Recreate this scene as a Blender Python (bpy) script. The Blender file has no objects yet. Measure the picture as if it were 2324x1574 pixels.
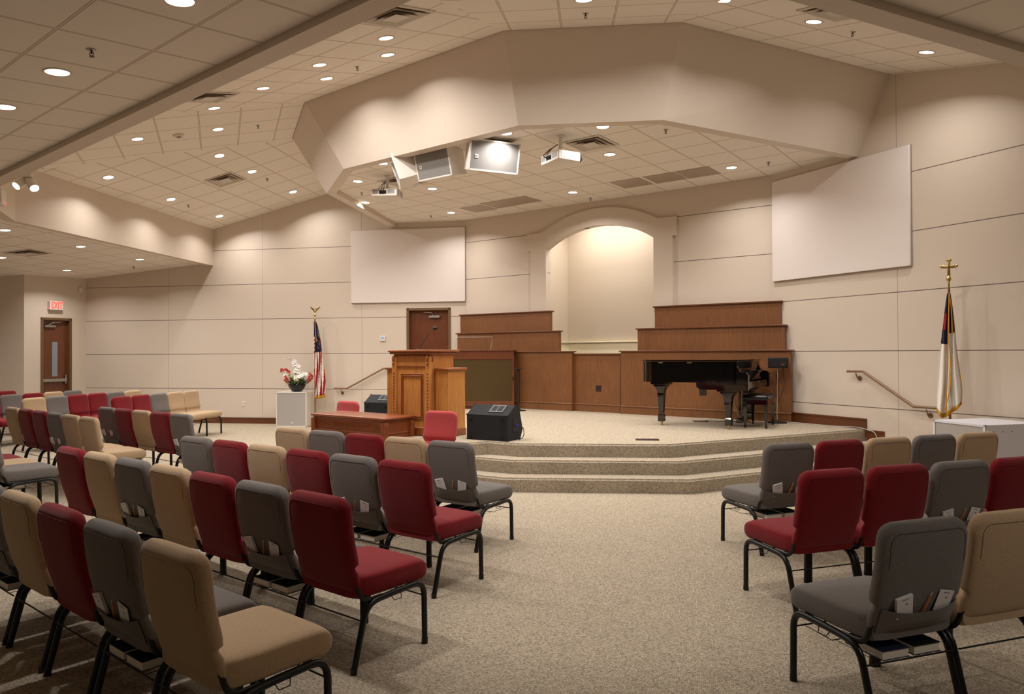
import bpy, bmesh, math, random
from mathutils import Vector, Matrix
random.seed(7)
SC = bpy.context.scene
COL = SC.collection
PI = math.pi
R_ = math.radians

# ------------------------------------------------------------------ camera
F = 1640.0; CX, CY, EYE = 1162.0, 787.0, 1.62
_th = math.atan(14.8 / F); _ph = 0.0041
FW = Vector((0, math.cos(_th), math.sin(_th)))
_r0 = Vector((1, 0, 0)); _u0 = Vector((0, -math.sin(_th), math.cos(_th)))
UP = _u0 * math.cos(_ph) + _r0 * math.sin(_ph)
RT = _r0 * math.cos(_ph) - _u0 * math.sin(_ph)
CAMP = Vector((0, 0, EYE))
cd = bpy.data.cameras.new('camera'); cam = bpy.data.objects.new('camera', cd); COL.objects.link(cam)
cd.sensor_width = 36.0; cd.lens = 36.0 * F / 2324.0; cd.clip_start = 0.05; cd.clip_end = 100
cam.matrix_world = Matrix((
    (RT.x, UP.x, -FW.x, CAMP.x), (RT.y, UP.y, -FW.y, CAMP.y), (RT.z, UP.z, -FW.z, CAMP.z), (0, 0, 0, 1)))
SC.camera = cam
# ------------------------------------------------------------------ world / exposure
w = bpy.data.worlds.new('world'); SC.world = w; w.use_nodes = True
w.node_tree.nodes['Background'].inputs[0].default_value = (0.9, 0.8, 0.7, 1)
w.node_tree.nodes['Background'].inputs[1].default_value = 0.05
SC.view_settings.view_transform = 'Standard'; SC.view_settings.look = 'None'
SC.view_settings.gamma = 1; SC.view_settings.use_curve_mapping = False
SC.view_settings.exposure = 0.0
CAN_POWER = 21.5          # watts of one recessed downlight
CAN_COLOR = (1.0, 0.945, 0.90)
LENS_EMIT = 6.0

# ------------------------------------------------------------------ survey helpers (a sight line meets a real plane)
def ray(x, y): return FW * F + RT * (x - CX) - UP * (y - CY)
def AtZ(x, y, z=0.0):
    d = ray(x, y); return CAMP + d * ((z - EYE) / d.z)
def AtPlane(x, y, P0, n):
    d = ray(x, y); return CAMP + d * ((P0 - CAMP).dot(n) / d.dot(n))
def V2(p): return Vector((p[0], p[1]))
def isect(p, d, q, e):
    cr = d.x * e.y - d.y * e.x; w_ = q - p
    return p + d * ((w_.x * e.y - w_.y * e.x) / cr)

# wall frames: origin, unit direction along wall (x), +y goes into the wall
class Fr:
    def __init__(s, o, d):
        s.o = V2(o); s.d = V2(d).normalized(); s.n = Vector((-s.d.y, s.d.x)); s.rot = math.atan2(s.d.y, s.d.x)
    def P(s, x, y=0.0, z=0.0):
        q = s.o + s.d * x + s.n * y; return Vector((q.x, q.y, z))
    def hit(s, px, py, off=0.0):
        P0 = s.P(0, off, 0); p = AtPlane(px, py, P0, Vector((s.n.x, s.n.y, 0)))
        return (V2(p) - s.o).dot(s.d), p.z
    def M(s): return Matrix.Translation((s.o.x, s.o.y, 0)) @ Matrix.Rotation(s.rot, 4, 'Z')
LCp = Vector((-1.016, 16.10)); CRp = Vector((4.382, 12.10))
FL = Fr(LCp, (0.984, -0.176))            # left wall, x runs negative to the left
FC = Fr(LCp, CRp - LCp)                  # centre wall
FRr = Fr(CRp, (0.45, -0.893))            # right wall
CROT = FC.rot

# ------------------------------------------------------------------ materials
def lin(r, g, b):
    f = lambda c: (c / 255 / 12.92) if c / 255 <= 0.04045 else ((c / 255 + 0.055) / 1.055) ** 2.4
    return (f(r), f(g), f(b), 1)
def newmat(name):
    m = bpy.data.materials.new(name); m.use_nodes = True; nt = m.node_tree
    return m, nt, nt.nodes['Principled BSDF']
def N(nt, t, **kw):
    n = nt.nodes.new(t)
    for k, v in kw.items():
        if k in n.inputs: n.inputs[k].default_value = v
        else: setattr(n, k, v)
    return n
def plain(name, c, rough=0.5, metal=0.0, spec=0.5, coat=0.0, bump=0, bscale=200):
    m, nt, b = newmat(name); b.inputs['Base Color'].default_value = lin(*c)
    b.inputs['Roughness'].default_value = rough; b.inputs['Metallic'].default_value = metal
    b.inputs['Specular IOR Level'].default_value = spec; b.inputs['Coat Weight'].default_value = coat
    tc = N(nt, 'ShaderNodeTexCoord'); no = N(nt, 'ShaderNodeTexNoise', Scale=float(bscale), Detail=2.0)
    nt.links.new(tc.outputs['Object'], no.inputs['Vector'])
    bp = N(nt, 'ShaderNodeBump', Strength=bump if bump else 0.02, Distance=0.002)
    nt.links.new(no.outputs['Fac'], bp.inputs['Height']); nt.links.new(bp.outputs['Normal'], b.inputs['Normal'])
    return m
def ramp(nt, stops):
    r = nt.nodes.new('ShaderNodeValToRGB'); e = r.color_ramp.elements
    while len(e) < len(stops): e.new(0.5)
    for i, (p, c) in enumerate(stops): e[i].position = p; e[i].color = lin(*c)
    return r
def fabric(name, c, c2, rough=0.9):
    m, nt, b = newmat(name)
    tc = N(nt, 'ShaderNodeTexCoord'); no = N(nt, 'ShaderNodeTexNoise', Scale=260.0, Detail=3.0)
    nt.links.new(tc.outputs['Object'], no.inputs['Vector'])
    r = ramp(nt, [(0.35, c2), (0.65, c)]); nt.links.new(no.outputs['Fac'], r.inputs['Fac'])
    nt.links.new(r.outputs['Color'], b.inputs['Base Color'])
    b.inputs['Roughness'].default_value = rough; b.inputs['Specular IOR Level'].default_value = 0.15
    b.inputs['Sheen Weight'].default_value = 0.15
    bp = N(nt, 'ShaderNodeBump', Strength=0.25, Distance=0.001)
    nt.links.new(no.outputs['Fac'], bp.inputs['Height']); nt.links.new(bp.outputs['Normal'], b.inputs['Normal'])
    return m
def wood(name, c1, c2, rough=0.35, vertical=True, coat=0.2, scale=1.0):
    m, nt, b = newmat(name)
    tc = N(nt, 'ShaderNodeTexCoord'); mp = N(nt, 'ShaderNodeMapping')
    mp.inputs['Scale'].default_value = (22 * scale, 22 * scale, 1.3 * scale) if vertical else (1.3 * scale, 22 * scale, 22 * scale)
    nt.links.new(tc.outputs['Object'], mp.inputs['Vector'])
    no = N(nt, 'ShaderNodeTexNoise', Scale=3.0, Detail=6.0, Roughness=0.65)
    nt.links.new(mp.outputs['Vector'], no.inputs['Vector'])
    n2 = N(nt, 'ShaderNodeTexNoise', Scale=1.2, Detail=2.0); nt.links.new(tc.outputs['Object'], n2.inputs['Vector'])
    ad = N(nt, 'ShaderNodeMath', operation='MULTIPLY_ADD'); ad.inputs[1].default_value = 0.45
    nt.links.new(n2.outputs['Fac'], ad.inputs[0]); nt.links.new(no.outputs['Fac'], ad.inputs[2])
    r = ramp(nt, [(0.5, c2), (0.95, c1)]); nt.links.new(ad.outputs[0], r.inputs['Fac'])
    nt.links.new(r.outputs['Color'], b.inputs['Base Color'])
    b.inputs['Roughness'].default_value = rough; b.inputs['Coat Weight'].default_value = coat; b.inputs['Coat Roughness'].default_value = 0.15
    return m
def emit(name, c, s):
    m, nt, b = newmat(name); b.inputs['Base Color'].default_value = lin(*c)
    b.inputs['Emission Color'].default_value = lin(*c); b.inputs['Emission Strength'].default_value = s
    return m

def wall_mat():
    m, nt, b = newmat('panelled_wall_paint')
    uv = N(nt, 'ShaderNodeUVMap'); sp = N(nt, 'ShaderNodeSeparateXYZ'); nt.links.new(uv.outputs[0], sp.inputs[0])
    def line(out, per, wid):
        d = N(nt, 'ShaderNodeMath', operation='DIVIDE'); nt.links.new(out, d.inputs[0]); d.inputs[1].default_value = per
        a = N(nt, 'ShaderNodeMath', operation='ADD'); nt.links.new(d.outputs[0], a.inputs[0]); a.inputs[1].default_value = 0.5
        fr = N(nt, 'ShaderNodeMath', operation='FRACT'); nt.links.new(a.outputs[0], fr.inputs[0])
        s = N(nt, 'ShaderNodeMath', operation='SUBTRACT'); nt.links.new(fr.outputs[0], s.inputs[0]); s.inputs[1].default_value = 0.5
        ab = N(nt, 'ShaderNodeMath', operation='ABSOLUTE'); nt.links.new(s.outputs[0], ab.inputs[0])
        lt = N(nt, 'ShaderNodeMath', operation='LESS_THAN'); nt.links.new(ab.outputs[0], lt.inputs[0]); lt.inputs[1].default_value = wid / per / 2
        return lt.outputs[0]
    h = line(sp.outputs['Y'], 0.8185, 0.012)
    lo = N(nt, 'ShaderNodeMath', operation='LESS_THAN'); nt.links.new(sp.outputs['Y'], lo.inputs[0]); lo.inputs[1].default_value = 4.4
    ml = N(nt, 'ShaderNodeMath', operation='MULTIPLY'); nt.links.new(h, ml.inputs[0]); nt.links.new(lo.outputs[0], ml.inputs[1]); h = ml.outputs[0]; v = line(sp.outputs['X'], 2.457, 0.005)
    mx = N(nt, 'ShaderNodeMath', operation='MAXIMUM'); nt.links.new(h, mx.inputs[0]); nt.links.new(v, mx.inputs[1])
    mix = N(nt, 'ShaderNodeMix', data_type='RGBA'); nt.links.new(mx.outputs[0], mix.inputs[0])
    mix.inputs[6].default_value = lin(*WALLC); mix.inputs[7].default_value = lin(112, 98, 88)
    nt.links.new(mix.outputs[2], b.inputs['Base Color'])
    b.inputs['Roughness'].default_value = 0.42; b.inputs['Specular IOR Level'].default_value = 0.35
    no = N(nt, 'ShaderNodeTexNoise', Scale=9.0, Detail=3.0); nt.links.new(uv.outputs[0], no.inputs['Vector'])
    sb = N(nt, 'ShaderNodeMath', operation='SUBTRACT'); nt.links.new(no.outputs['Fac'], sb.inputs[0]); nt.links.new(mx.outputs[0], sb.inputs[1])
    bp = N(nt, 'ShaderNodeBump', Strength=0.12, Distance=0.004); nt.links.new(sb.outputs[0], bp.inputs['Height'])
    nt.links.new(bp.outputs['Normal'], b.inputs['Normal'])
    return m
def tile_mat():
    m, nt, b = newmat('acoustic_ceiling_tile')
    uv = N(nt, 'ShaderNodeUVMap'); sp = N(nt, 'ShaderNodeSeparateXYZ'); nt.links.new(uv.outputs[0], sp.inputs[0])
    outs = []
    for ax in 'XY':
        a = N(nt, 'ShaderNodeMath', operation='ADD'); nt.links.new(sp.outputs[ax], a.inputs[0]); a.inputs[1].default_value = 0.5
        fr = N(nt, 'ShaderNodeMath', operation='FRACT'); nt.links.new(a.outputs[0], fr.inputs[0])
        s = N(nt, 'ShaderNodeMath', operation='SUBTRACT'); nt.links.new(fr.outputs[0], s.inputs[0]); s.inputs[1].default_value = 0.5
        ab = N(nt, 'ShaderNodeMath', operation='ABSOLUTE'); nt.links.new(s.outputs[0], ab.inputs[0]); outs.append(ab.outputs[0])
    mn = N(nt, 'ShaderNodeMath', operation='MINIMUM'); nt.links.new(outs[0], mn.inputs[0]); nt.links.new(outs[1], mn.inputs[1])
    r = nt.nodes.new('ShaderNodeValToRGB'); e = r.color_ramp.elements; e.new(0.5); e.new(0.6)
    tl = lin(*TILEC); bar = lin(228, 216, 200); gap = lin(172, 156, 140)
    r.color_ramp.interpolation = 'CONSTANT'
    e[0].position = 0; e[0].color = bar; e[1].position = 0.011; e[1].color = gap; e[2].position = 0.019; e[2].color = tl; e[3].position = 0.9; e[3].color = tl
    nt.links.new(mn.outputs[0], r.inputs['Fac'])
    no = N(nt, 'ShaderNodeTexNoise', Scale=120.0, Detail=3.0); nt.links.new(uv.outputs[0], no.inputs['Vector'])
    mx = N(nt, 'ShaderNodeMix', data_type='RGBA', blend_type='MULTIPLY'); mx.inputs[0].default_value = 0.12
    nt.links.new(r.outputs['Color'], mx.inputs[6]); nt.links.new(no.outputs['Fac'], mx.inputs[7])
    nt.links.new(mx.outputs[2], b.inputs['Base Color']); b.inputs['Roughness'].default_value = 0.9; b.inputs['Specular IOR Level'].default_value = 0.1
    bp = N(nt, 'ShaderNodeBump', Strength=0.2, Distance=0.002); nt.links.new(no.outputs['Fac'], bp.inputs['Height'])
    nt.links.new(bp.outputs['Normal'], b.inputs['Normal'])
    return m
def carpet_mat():
    m, nt, b = newmat('loop_carpet')
    tc = N(nt, 'ShaderNodeTexCoord'); mp = N(nt, 'ShaderNodeMapping')
    mp.inputs['Rotation'].default_value = (0, 0, CROT + R_(45)); mp.inputs['Scale'].default_value = (104, 178, 150)
    nt.links.new(tc.outputs['Object'], mp.inputs['Vector'])
    vo = N(nt, 'ShaderNodeTexVoronoi', Scale=1.0, Randomness=0.55); nt.links.new(mp.outputs['Vector'], vo.inputs['Vector'])
    wn = N(nt, 'ShaderNodeSeparateColor'); nt.links.new(vo.outputs['Color'], wn.inputs[0])
    r = ramp(nt, CARPET); r.color_ramp.interpolation = 'LINEAR'
    nt.links.new(wn.outputs[0], r.inputs['Fac'])
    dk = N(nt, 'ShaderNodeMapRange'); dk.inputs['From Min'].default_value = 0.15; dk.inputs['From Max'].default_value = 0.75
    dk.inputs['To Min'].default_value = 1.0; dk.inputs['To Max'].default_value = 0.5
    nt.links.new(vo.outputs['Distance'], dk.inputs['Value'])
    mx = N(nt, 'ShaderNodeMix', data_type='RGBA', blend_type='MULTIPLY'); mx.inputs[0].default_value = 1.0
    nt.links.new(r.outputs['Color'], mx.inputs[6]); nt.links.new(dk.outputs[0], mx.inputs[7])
    nt.links.new(mx.outputs[2], b.inputs['Base Color'])
    b.inputs['Roughness'].default_value = 0.95; b.inputs['Specular IOR Level'].default_value = 0.1
    bp = N(nt, 'ShaderNodeBump', Strength=0.8, Distance=0.004, invert=True); nt.links.new(vo.outputs['Distance'], bp.inputs['Height'])
    nt.links.new(bp.outputs['Normal'], b.inputs['Normal'])
    return m
def grille_mat(name, c, scale, dark):
    m, nt, b = newmat(name)
    tc = N(nt, 'ShaderNodeTexCoord'); vo = N(nt, 'ShaderNodeTexVoronoi', Scale=float(scale), Randomness=0.0)
    nt.links.new(tc.outputs['Object'], vo.inputs['Vector'])
    r = ramp(nt, [(0.25, dark), (0.4, c)]); nt.links.new(vo.outputs['Distance'], r.inputs['Fac'])
    nt.links.new(r.outputs['Color'], b.inputs['Base Color']); b.inputs['Roughness'].default_value = 0.45; b.inputs['Metallic'].default_value = 0.3
    return m
WALLC = (216, 202, 186); TILEC = (246, 238, 226)
CARPET = [(0.0, (150, 140, 126)), (0.35, (196, 180, 156)), (0.7, (222, 206, 180)), (1.0, (184, 176, 158))]
M = dict(
    wall=wall_mat(), tile=tile_mat(), carpet=carpet_mat(),
    paint=plain('smooth_wall_paint', WALLC, 0.5, bump=0.05, bscale=60),
    niche=plain('warm_niche_paint', (212, 198, 178), 0.55, bump=0.05, bscale=60),
    red=fabric('burgundy_fabric', (128, 22, 30), (110, 15, 23)), grey=fabric('grey_fabric', (120, 114, 109), (102, 96, 92)),
    tan=fabric('tan_fabric', (190, 164, 132), (170, 144, 113)), greyd=fabric('dark_grey_piping', (84, 80, 78), (66, 62, 60)), tand=fabric('dark_tan_piping', (138, 112, 84), (118, 94, 70)),
    rose=fabric('bright_red_fabric', (176, 74, 74), (160, 58, 60)),
    frame=plain('black_steel', (16, 17, 17), 0.35, 0.2), rubber=plain('black_rubber', (10, 10, 10), 0.7),
    wire=plain('dark_wire', (30, 28, 34), 0.4, 0.5),
    page=plain('book_pages', (222, 216, 204), 0.8, bump=0.3, bscale=400), blue=plain('navy_book_cloth', (22, 36, 62), 0.6), black=plain('black_book_cloth', (10, 12, 20), 0.55),
    card=plain('white_card', (225, 222, 224), 0.6), pencil=plain('orange_pencil', (222, 128, 24), 0.5), ink=plain('grey_ink', (120, 118, 124), 0.8),
    oak=wood('golden_oak', (210, 148, 78), (168, 102, 44)), oakd=wood('dark_oak_moulding', (160, 92, 44), (118, 60, 24)),
    oakt=wood('red_oak_table', (150, 82, 44), (104, 48, 22), vertical=False),
    choir=wood('brown_veneer', (134, 87, 48), (106, 65, 33), rough=0.45, coat=0.1), choird=wood('dark_wood_trim', (118, 68, 38), (82, 44, 24), vertical=False),
    door=wood('reddish_door_veneer', (118, 66, 38), (92, 48, 26)), dframe=plain('bronze_painted_metal', (112, 84, 54), 0.5),
    rail=wood('handrail_wood', (150, 118, 86), (122, 92, 64), vertical=False), bronze=plain('bronze_bracket', (130, 100, 72), 0.45, 0.4),
    steel=plain('brushed_steel', (170, 166, 160), 0.35, 0.8), chrome=plain('chrome', (200, 200, 200), 0.15, 1.0), brass=plain('brass', (224, 198, 132), 0.28, 1.0),
    piano=plain('piano_lacquer', (5, 5, 6), 0.06, coat=0.6), vinyl=plain('black_vinyl', (14, 14, 16), 0.3), carp=plain('black_speaker_carpet', (20, 21, 23), 0.85, bump=0.5, bscale=300),
    black2=plain('matte_black', (12, 12, 12), 0.6), plate2=plain('dark_grey_plastic', (78, 80, 84), 0.5), white=plain('white_enamel', (226, 220, 210), 0.4), screen=plain('projection_screen', (232, 222, 216), 0.8),
    white2=plain('cool_white_laminate', (226, 226, 232), 0.5),
    grille=grille_mat('grey_metal_grille', (186, 182, 178), 160, (140, 137, 135)), grille2=grille_mat('bright_metal_grille', (160, 157, 154), 160, (112, 110, 108)),
    cloth=fabric('olive_speaker_cloth', (88, 70, 40), (70, 54, 28)), tub=plain('cream_fibreglass', (240, 230, 200), 0.12, coat=0.5),
    lens=emit('lit_lens', (255, 246, 232), LENS_EMIT), trim=plain('white_trim', (214, 200, 182), 0.4),
    exitred=emit('lit_red_letter', (255, 60, 50), 3.0), led=emit('red_led', (255, 40, 30), 4.0), lcd=emit('blue_display', (110, 150, 220), 0.5),
    vent=plain('vent_metal', (205, 196, 182), 0.45), dark=plain('dark_gap', (30, 26, 24), 0.8), ret=grille_mat('return_grille', (182, 165, 148), 90, (140, 124, 108)),
    plate=plain('brown_outlet_plate', (44, 28, 24), 0.4), fblue=fabric('flag_navy', (30, 28, 72), (22, 20, 56)), fred=fabric('flag_red', (176, 30, 44), (150, 20, 34)), fwhite=fabric('flag_white', (250, 246, 238), (238, 232, 222)),
    gold=fabric('gold_fringe', (226, 168, 34), (184, 124, 14)), leaf=plain('leaf_green', (64, 78, 40), 0.5), petalw=plain('white_petal', (240, 236, 228), 0.6), petalr=plain('red_petal', (172, 58, 42), 0.6), petalg=plain('pale_green_bud', (150, 160, 96), 0.6),
    bowl=plain('black_ceramic', (18, 22, 24), 0.25), poleW=wood('flagpole_oak', (150, 100, 56), (112, 70, 36)), xlr=plain('blue_plug', (52, 54, 190), 0.4), cable=plain('black_cable', (14, 14, 18), 0.5),
    cablew=plain('white_cable', (200, 196, 190), 0.5), glassw=plain('wired_glass', (140, 150, 160), 0.12),
)
_a, _nt, _b = newmat('clear_acrylic'); _b.inputs['Transmission Weight'].default_value = 1.0; _b.inputs['Roughness'].default_value = 0.03; _b.inputs['IOR'].default_value = 1.2
_b.inputs['Base Color'].default_value = (0.95, 0.95, 0.95, 1); M['acrylic'] = _a

# ------------------------------------------------------------------ mesh helpers
class MB:
    def __init__(s): s.v = []; s.f = []; s.m = []; s.mi = 0; s.uv = None
    def add(s, vs, fs, M_=None):
        o = len(s.v)
        for p in vs:
            p = Vector(p); s.v.append(M_ @ p if M_ else p)
        for f in fs: s.f.append([i + o for i in f]); s.m.append(s.mi)
        return s
    def box(s, c, sz, M_=None, rz=0, rx=0, ry=0):
        x, y, z = sz[0] / 2, sz[1] / 2, sz[2] / 2
        vs = [(-x, -y, -z), (x, -y, -z), (x, y, -z), (-x, y, -z), (-x, -y, z), (x, -y, z), (x, y, z), (-x, y, z)]
        T = Matrix.Translation(c) @ Matrix.Rotation(rz, 4, 'Z') @ Matrix.Rotation(rx, 4, 'X') @ Matrix.Rotation(ry, 4, 'Y')
        if M_: T = M_ @ T
        return s.add(vs, [(0, 3, 2, 1), (4, 5, 6, 7), (0, 1, 5, 4), (1, 2, 6, 5), (2, 3, 7, 6), (3, 0, 4, 7)], T)
    def bb(s, a, b): # box by corners
        return s.box([(a[i] + b[i]) / 2 for i in range(3)], [abs(b[i] - a[i]) for i in range(3)])
    def rbox(s, c, sz, r=0.01, M_=None, rz=0, rx=0, seg=3):
        bm = bmesh.new(); bmesh.ops.create_cube(bm, size=1.0)
        for v in bm.verts: v.co = Vector((v.co.x * sz[0], v.co.y * sz[1], v.co.z * sz[2]))
        bmesh.ops.bevel(bm, geom=bm.edges[:], offset=min(r, min(sz) * 0.49), segments=seg, affect='EDGES', profile=0.5)
        T = Matrix.Translation(c) @ Matrix.Rotation(rz, 4, 'Z') @ Matrix.Rotation(rx, 4, 'X')
        if M_: T = M_ @ T
        bm.verts.index_update()
        s.add([v.co.copy() for v in bm.verts], [[v.index for v in f.verts] for f in bm.faces], T); bm.free(); return s
    def tube(s, pts, r, n=8, caps=True, flat=1.0):
        pts = [Vector(p) for p in pts]; rr = r if isinstance(r, (list, tuple)) else [r] * len(pts)
        rings = []; prev = None
        for i, p in enumerate(pts):
            t = (pts[min(i + 1, len(pts) - 1)] - pts[max(i - 1, 0)]).normalized()
            if prev is None:
                a = Vector((1, 0, 0)) if abs(t.x) < 0.9 else Vector((0, 1, 0)); u = (a - t * a.dot(t)).normalized()
            else: u = (prev - t * prev.dot(t)).normalized()
            prev = u; v = t.cross(u)
            rings.append([p + (u * math.cos(2 * PI * k / n) * flat + v * math.sin(2 * PI * k / n)) * rr[i] for k in range(n)])
        vs = [q for g in rings for q in g]; fs = []
        for i in range(len(rings) - 1):
            for k in range(n): fs.append((i * n + k, i * n + (k + 1) % n, (i + 1) * n + (k + 1) % n, (i + 1) * n + k))
        if caps: fs.append(tuple(range(n))[::-1]); fs.append(tuple((len(rings) - 1) * n + k for k in range(n)))
        return s.add(vs, fs)
    def loft(s, rings, cap=True):
        n = len(rings[0]); vs = [q for g in rings for q in g]; fs = []
        for i in range(len(rings) - 1):
            for k in range(n): fs.append((i * n + k, i * n + (k + 1) % n, (i + 1) * n + (k + 1) % n, (i + 1) * n + k))
        if cap: fs.append(tuple(range(n))[::-1]); fs.append(tuple((len(rings) - 1) * n + k for k in range(n)))
        return s.add(vs, fs)
    def lathe(s, prof, c=(0, 0, 0), n=24, M_=None):
        rings = [[Vector((c[0] + r * math.cos(2 * PI * k / n), c[1] + r * math.sin(2 * PI * k / n), c[2] + z)) for k in range(n)] for r, z in prof]
        if M_: rings = [[M_ @ q for q in g] for g in rings]
        return s.loft(rings)
    def prism(s, poly, z0, z1, M_=None):
        n = len(poly); vs = [(p[0], p[1], z0) for p in poly] + [(p[0], p[1], z1) for p in poly]
        fs = [tuple(range(n))[::-1], tuple(range(n, 2 * n))] + [(k, (k + 1) % n, (k + 1) % n + n, k + n) for k in range(n)]
        return s.add(vs, fs, M_)
    def prism_x(s, poly, x0, x1, M_=None):   # poly in (y,z), extruded along x
        n = len(poly); vs = [(x0, p[0], p[1]) for p in poly] + [(x1, p[0], p[1]) for p in poly]
        fs = [tuple(range(n))[::-1], tuple(range(n, 2 * n))] + [(k, (k + 1) % n, (k + 1) % n + n, k + n) for k in range(n)]
        return s.add(vs, fs, M_)
    def prism_y(s, poly, y0, y1, M_=None):   # poly in (x,z)
        n = len(poly); vs = [(p[0], y0, p[1]) for p in poly] + [(p[0], y1, p[1]) for p in poly]
        fs = [tuple(range(n)), tuple(range(n, 2 * n))[::-1]] + [(k, k + n, (k + 1) % n + n, (k + 1) % n) for k in range(n)]
        return s.add(vs, fs, M_)
    def sphere(s, c, r, n=10, sc=(1, 1, 1)):
        prof = [(max(1e-4, r * math.sin(PI * i / n)), -r * math.cos(PI * i / n)) for i in range(n + 1)]
        T = Matrix.Translation(c) @ Matrix.Diagonal((sc[0], sc[1], sc[2], 1)); return s.lathe(prof, n=n + 4, M_=T)
    def cyl(s, a, b, r, n=16): return s.tube([a, b], r, n)
    def build(s, name, mat, parent=None, smooth=None, uv=None):
        me = bpy.data.meshes.new(name); me.from_pydata([tuple(p) for p in s.v], [], s.f)
        mats = mat if isinstance(mat, (list, tuple)) else [mat]
        for m_ in mats: me.materials.append(M[m_] if isinstance(m_, str) else m_)
        if len(mats) > 1: me.polygons.foreach_set('material_index', s.m)
        bm = bmesh.new(); bm.from_mesh(me); bmesh.ops.recalc_face_normals(bm, faces=bm.faces[:]); bm.to_mesh(me); bm.free()
        if uv:
            L = me.uv_layers.new(name='UVMap')
            for lp in me.loops: L.data[lp.index].uv = uv(me.vertices[lp.vertex_index].co)
        if smooth is not None:
            me.polygons.foreach_set('use_smooth', [True] * len(me.polygons))
            me.set_sharp_from_angle(angle=R_(smooth))
        me.update()
        o = bpy.data.objects.new(name, me); COL.objects.link(o)
        if parent: o.parent = parent
        return o
def tag(o, label=None, cat=None, group=None, kind=None):
    if label: o['label'] = label
    if cat: o['category'] = cat
    if group: o['group'] = group
    if kind: o['kind'] = kind
    return o
def thing(name, label, cat, loc=(0, 0, 0), rz=0, group=None, kind=None):
    o = bpy.data.objects.new(name, None); COL.objects.link(o); o.empty_display_size = 0.1
    o.location = loc; o.rotation_euler = (0, 0, rz); return tag(o, label, cat, group, kind)
def dup(o, parent=None):
    c = o.copy(); COL.objects.link(c); c.parent = parent
    for k in ('label', 'group'):
        if parent is None and k in c: del c[k]
    for ch in list(o.children):
        dup_child(ch, c)
    return c
def dup_child(o, parent):
    c = o.copy(); COL.objects.link(c); c.parent = parent
    for ch in list(o.children): dup_child(ch, c)
def struct(mb, name, mat, parent=None, smooth=None, uv=None):
    o = mb.build(name, mat, parent, smooth, uv)
    if parent is None: o['kind'] = 'structure'
    return o
def arc(c, r, a0, a1, n): return [(c[0] + r * math.cos(a0 + (a1 - a0) * i / n), c[1] + r * math.sin(a0 + (a1 - a0) * i / n)) for i in range(n + 1)]
_fc = {}
def text_mesh(txt, size, extr, name, mat, parent, M_, align='CENTER', bold=0.0):
    cu = bpy.data.curves.new(name, 'FONT'); cu.body = txt; cu.size = size; cu.extrude = extr; cu.align_x = align; cu.align_y = 'CENTER'; cu.offset = bold
    to = bpy.data.objects.new(name, cu); COL.objects.link(to)
    me = bpy.data.meshes.new_from_object(to.evaluated_get(bpy.context.evaluated_depsgraph_get()))
    bpy.data.objects.remove(to); me.transform(M_); me.materials.clear(); me.materials.append(M[mat])
    o = bpy.data.objects.new(name, me); COL.objects.link(o); o.parent = parent; return o
UPR = Matrix.Rotation(PI / 2, 4, 'X')      # text plane facing local -y

# ================================================================== THE ROOM
RX = FRr.hit
# bulkhead rings
ZB, ZT, ZST = 4.50, 5.53, 4.59
def P2(x, y, z): return V2(AtZ(x, y, z))
s5, _ = FRr.hit(1948, 347)
Bq = [V2(FL.P(FL.hit(885, 505)[0])), P2(741, 438.5, ZB), P2(780, 383, ZB), P2(1176, 285, ZB), P2(1505, 272, ZB), V2(FRr.P(s5))]
t1, t2, t3, t4 = P2(662, 315, ZT), P2(690, 232, ZT), P2(1143, 69, ZT), P2(1548, 50, ZT)
d01 = (Bq[0] - Bq[1]).normalized()
t0 = isect(t1, d01, FL.o, FL.d)
t5 = V2(FRr.P(FRr.hit(2023, 167.5)[0]))
Tq = [t0, t1, t2, t3, t4, t5]
def outn(a, b):        # outward normal (towards the audience) for edges walked left to right
    d = (b - a).normalized(); return Vector((d.y, -d.x))
Tn = [outn(Tq[i], Tq[i + 1]) for i in range(5)]
def offset_ring(Q, ns, D, dl=-1, dr=1):
    out = []
    for i, p in enumerate(Q):
        if i == 0: q = isect(p + ns[0] * D, (Q[1] - Q[0]).normalized(), FL.o, FL.d)
        elif i == len(Q) - 1: q = isect(p + ns[-1] * D, (Q[-1] - Q[-2]).normalized(), FRr.o, FRr.d)
        else: q = p + (ns[i - 1] + ns[i]) * (D / (1 + ns[i - 1].dot(ns[i])))
        out.append(q)
    return out
SL = 0.25
def V3(p, z): return Vector((p.x, p.y, z))
planes = {}
def ceil_facet(name, poly, u2, cross_px, key):
    """tilted tiled ceiling plane; uv in tiles measured along the facet"""
    P0 = poly[0]; n = (poly[1] - poly[0]).cross(poly[2] - poly[0]).normalized()
    if n.z > 0: n = -n
    planes[key] = (P0, n)
    u = Vector((u2.x, u2.y, 0)).normalized(); v = n.cross(u).normalized()
    O = AtPlane(cross_px[0], cross_px[1], P0, n)
    mb = MB(); th = 0.04; k = len(poly)
    mb.add(list(poly) + [p + Vector((0, 0, th)) for p in poly], [tuple(range(k)), tuple(range(k, 2 * k))[::-1]] + [(i, (i + 1) % k, (i + 1) % k + k, i + k) for i in range(k)])
    return struct(mb, name, 'tile', uv=lambda c: ((c - O).dot(u) / 0.61, (c - O).dot(v) / 0.61))
To = offset_ring(Tq, Tn, 5.6)
def zS(i, p): return ZT - SL * Tn[i].dot(p - Tq[i])
f0 = Vector((-3.544, -1.22)).normalized(); To[1] = Tq[1] + f0 * 5.2       # surveyed valley between the first two slopes
n1_ = (V3(Tq[1], ZT) - V3(Tq[2], ZT)).cross(V3(To[1], zS(0, To[1])) - V3(Tq[1], ZT))
n2_ = Vector((SL * Tn[2].x, SL * Tn[2].y, 1)); f1 = n1_.cross(n2_); f1 = f1 if f1.x < 0 else -f1; f1 = V2(f1).normalized(); To[2] = Tq[2] + f1 * 5.6
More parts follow.
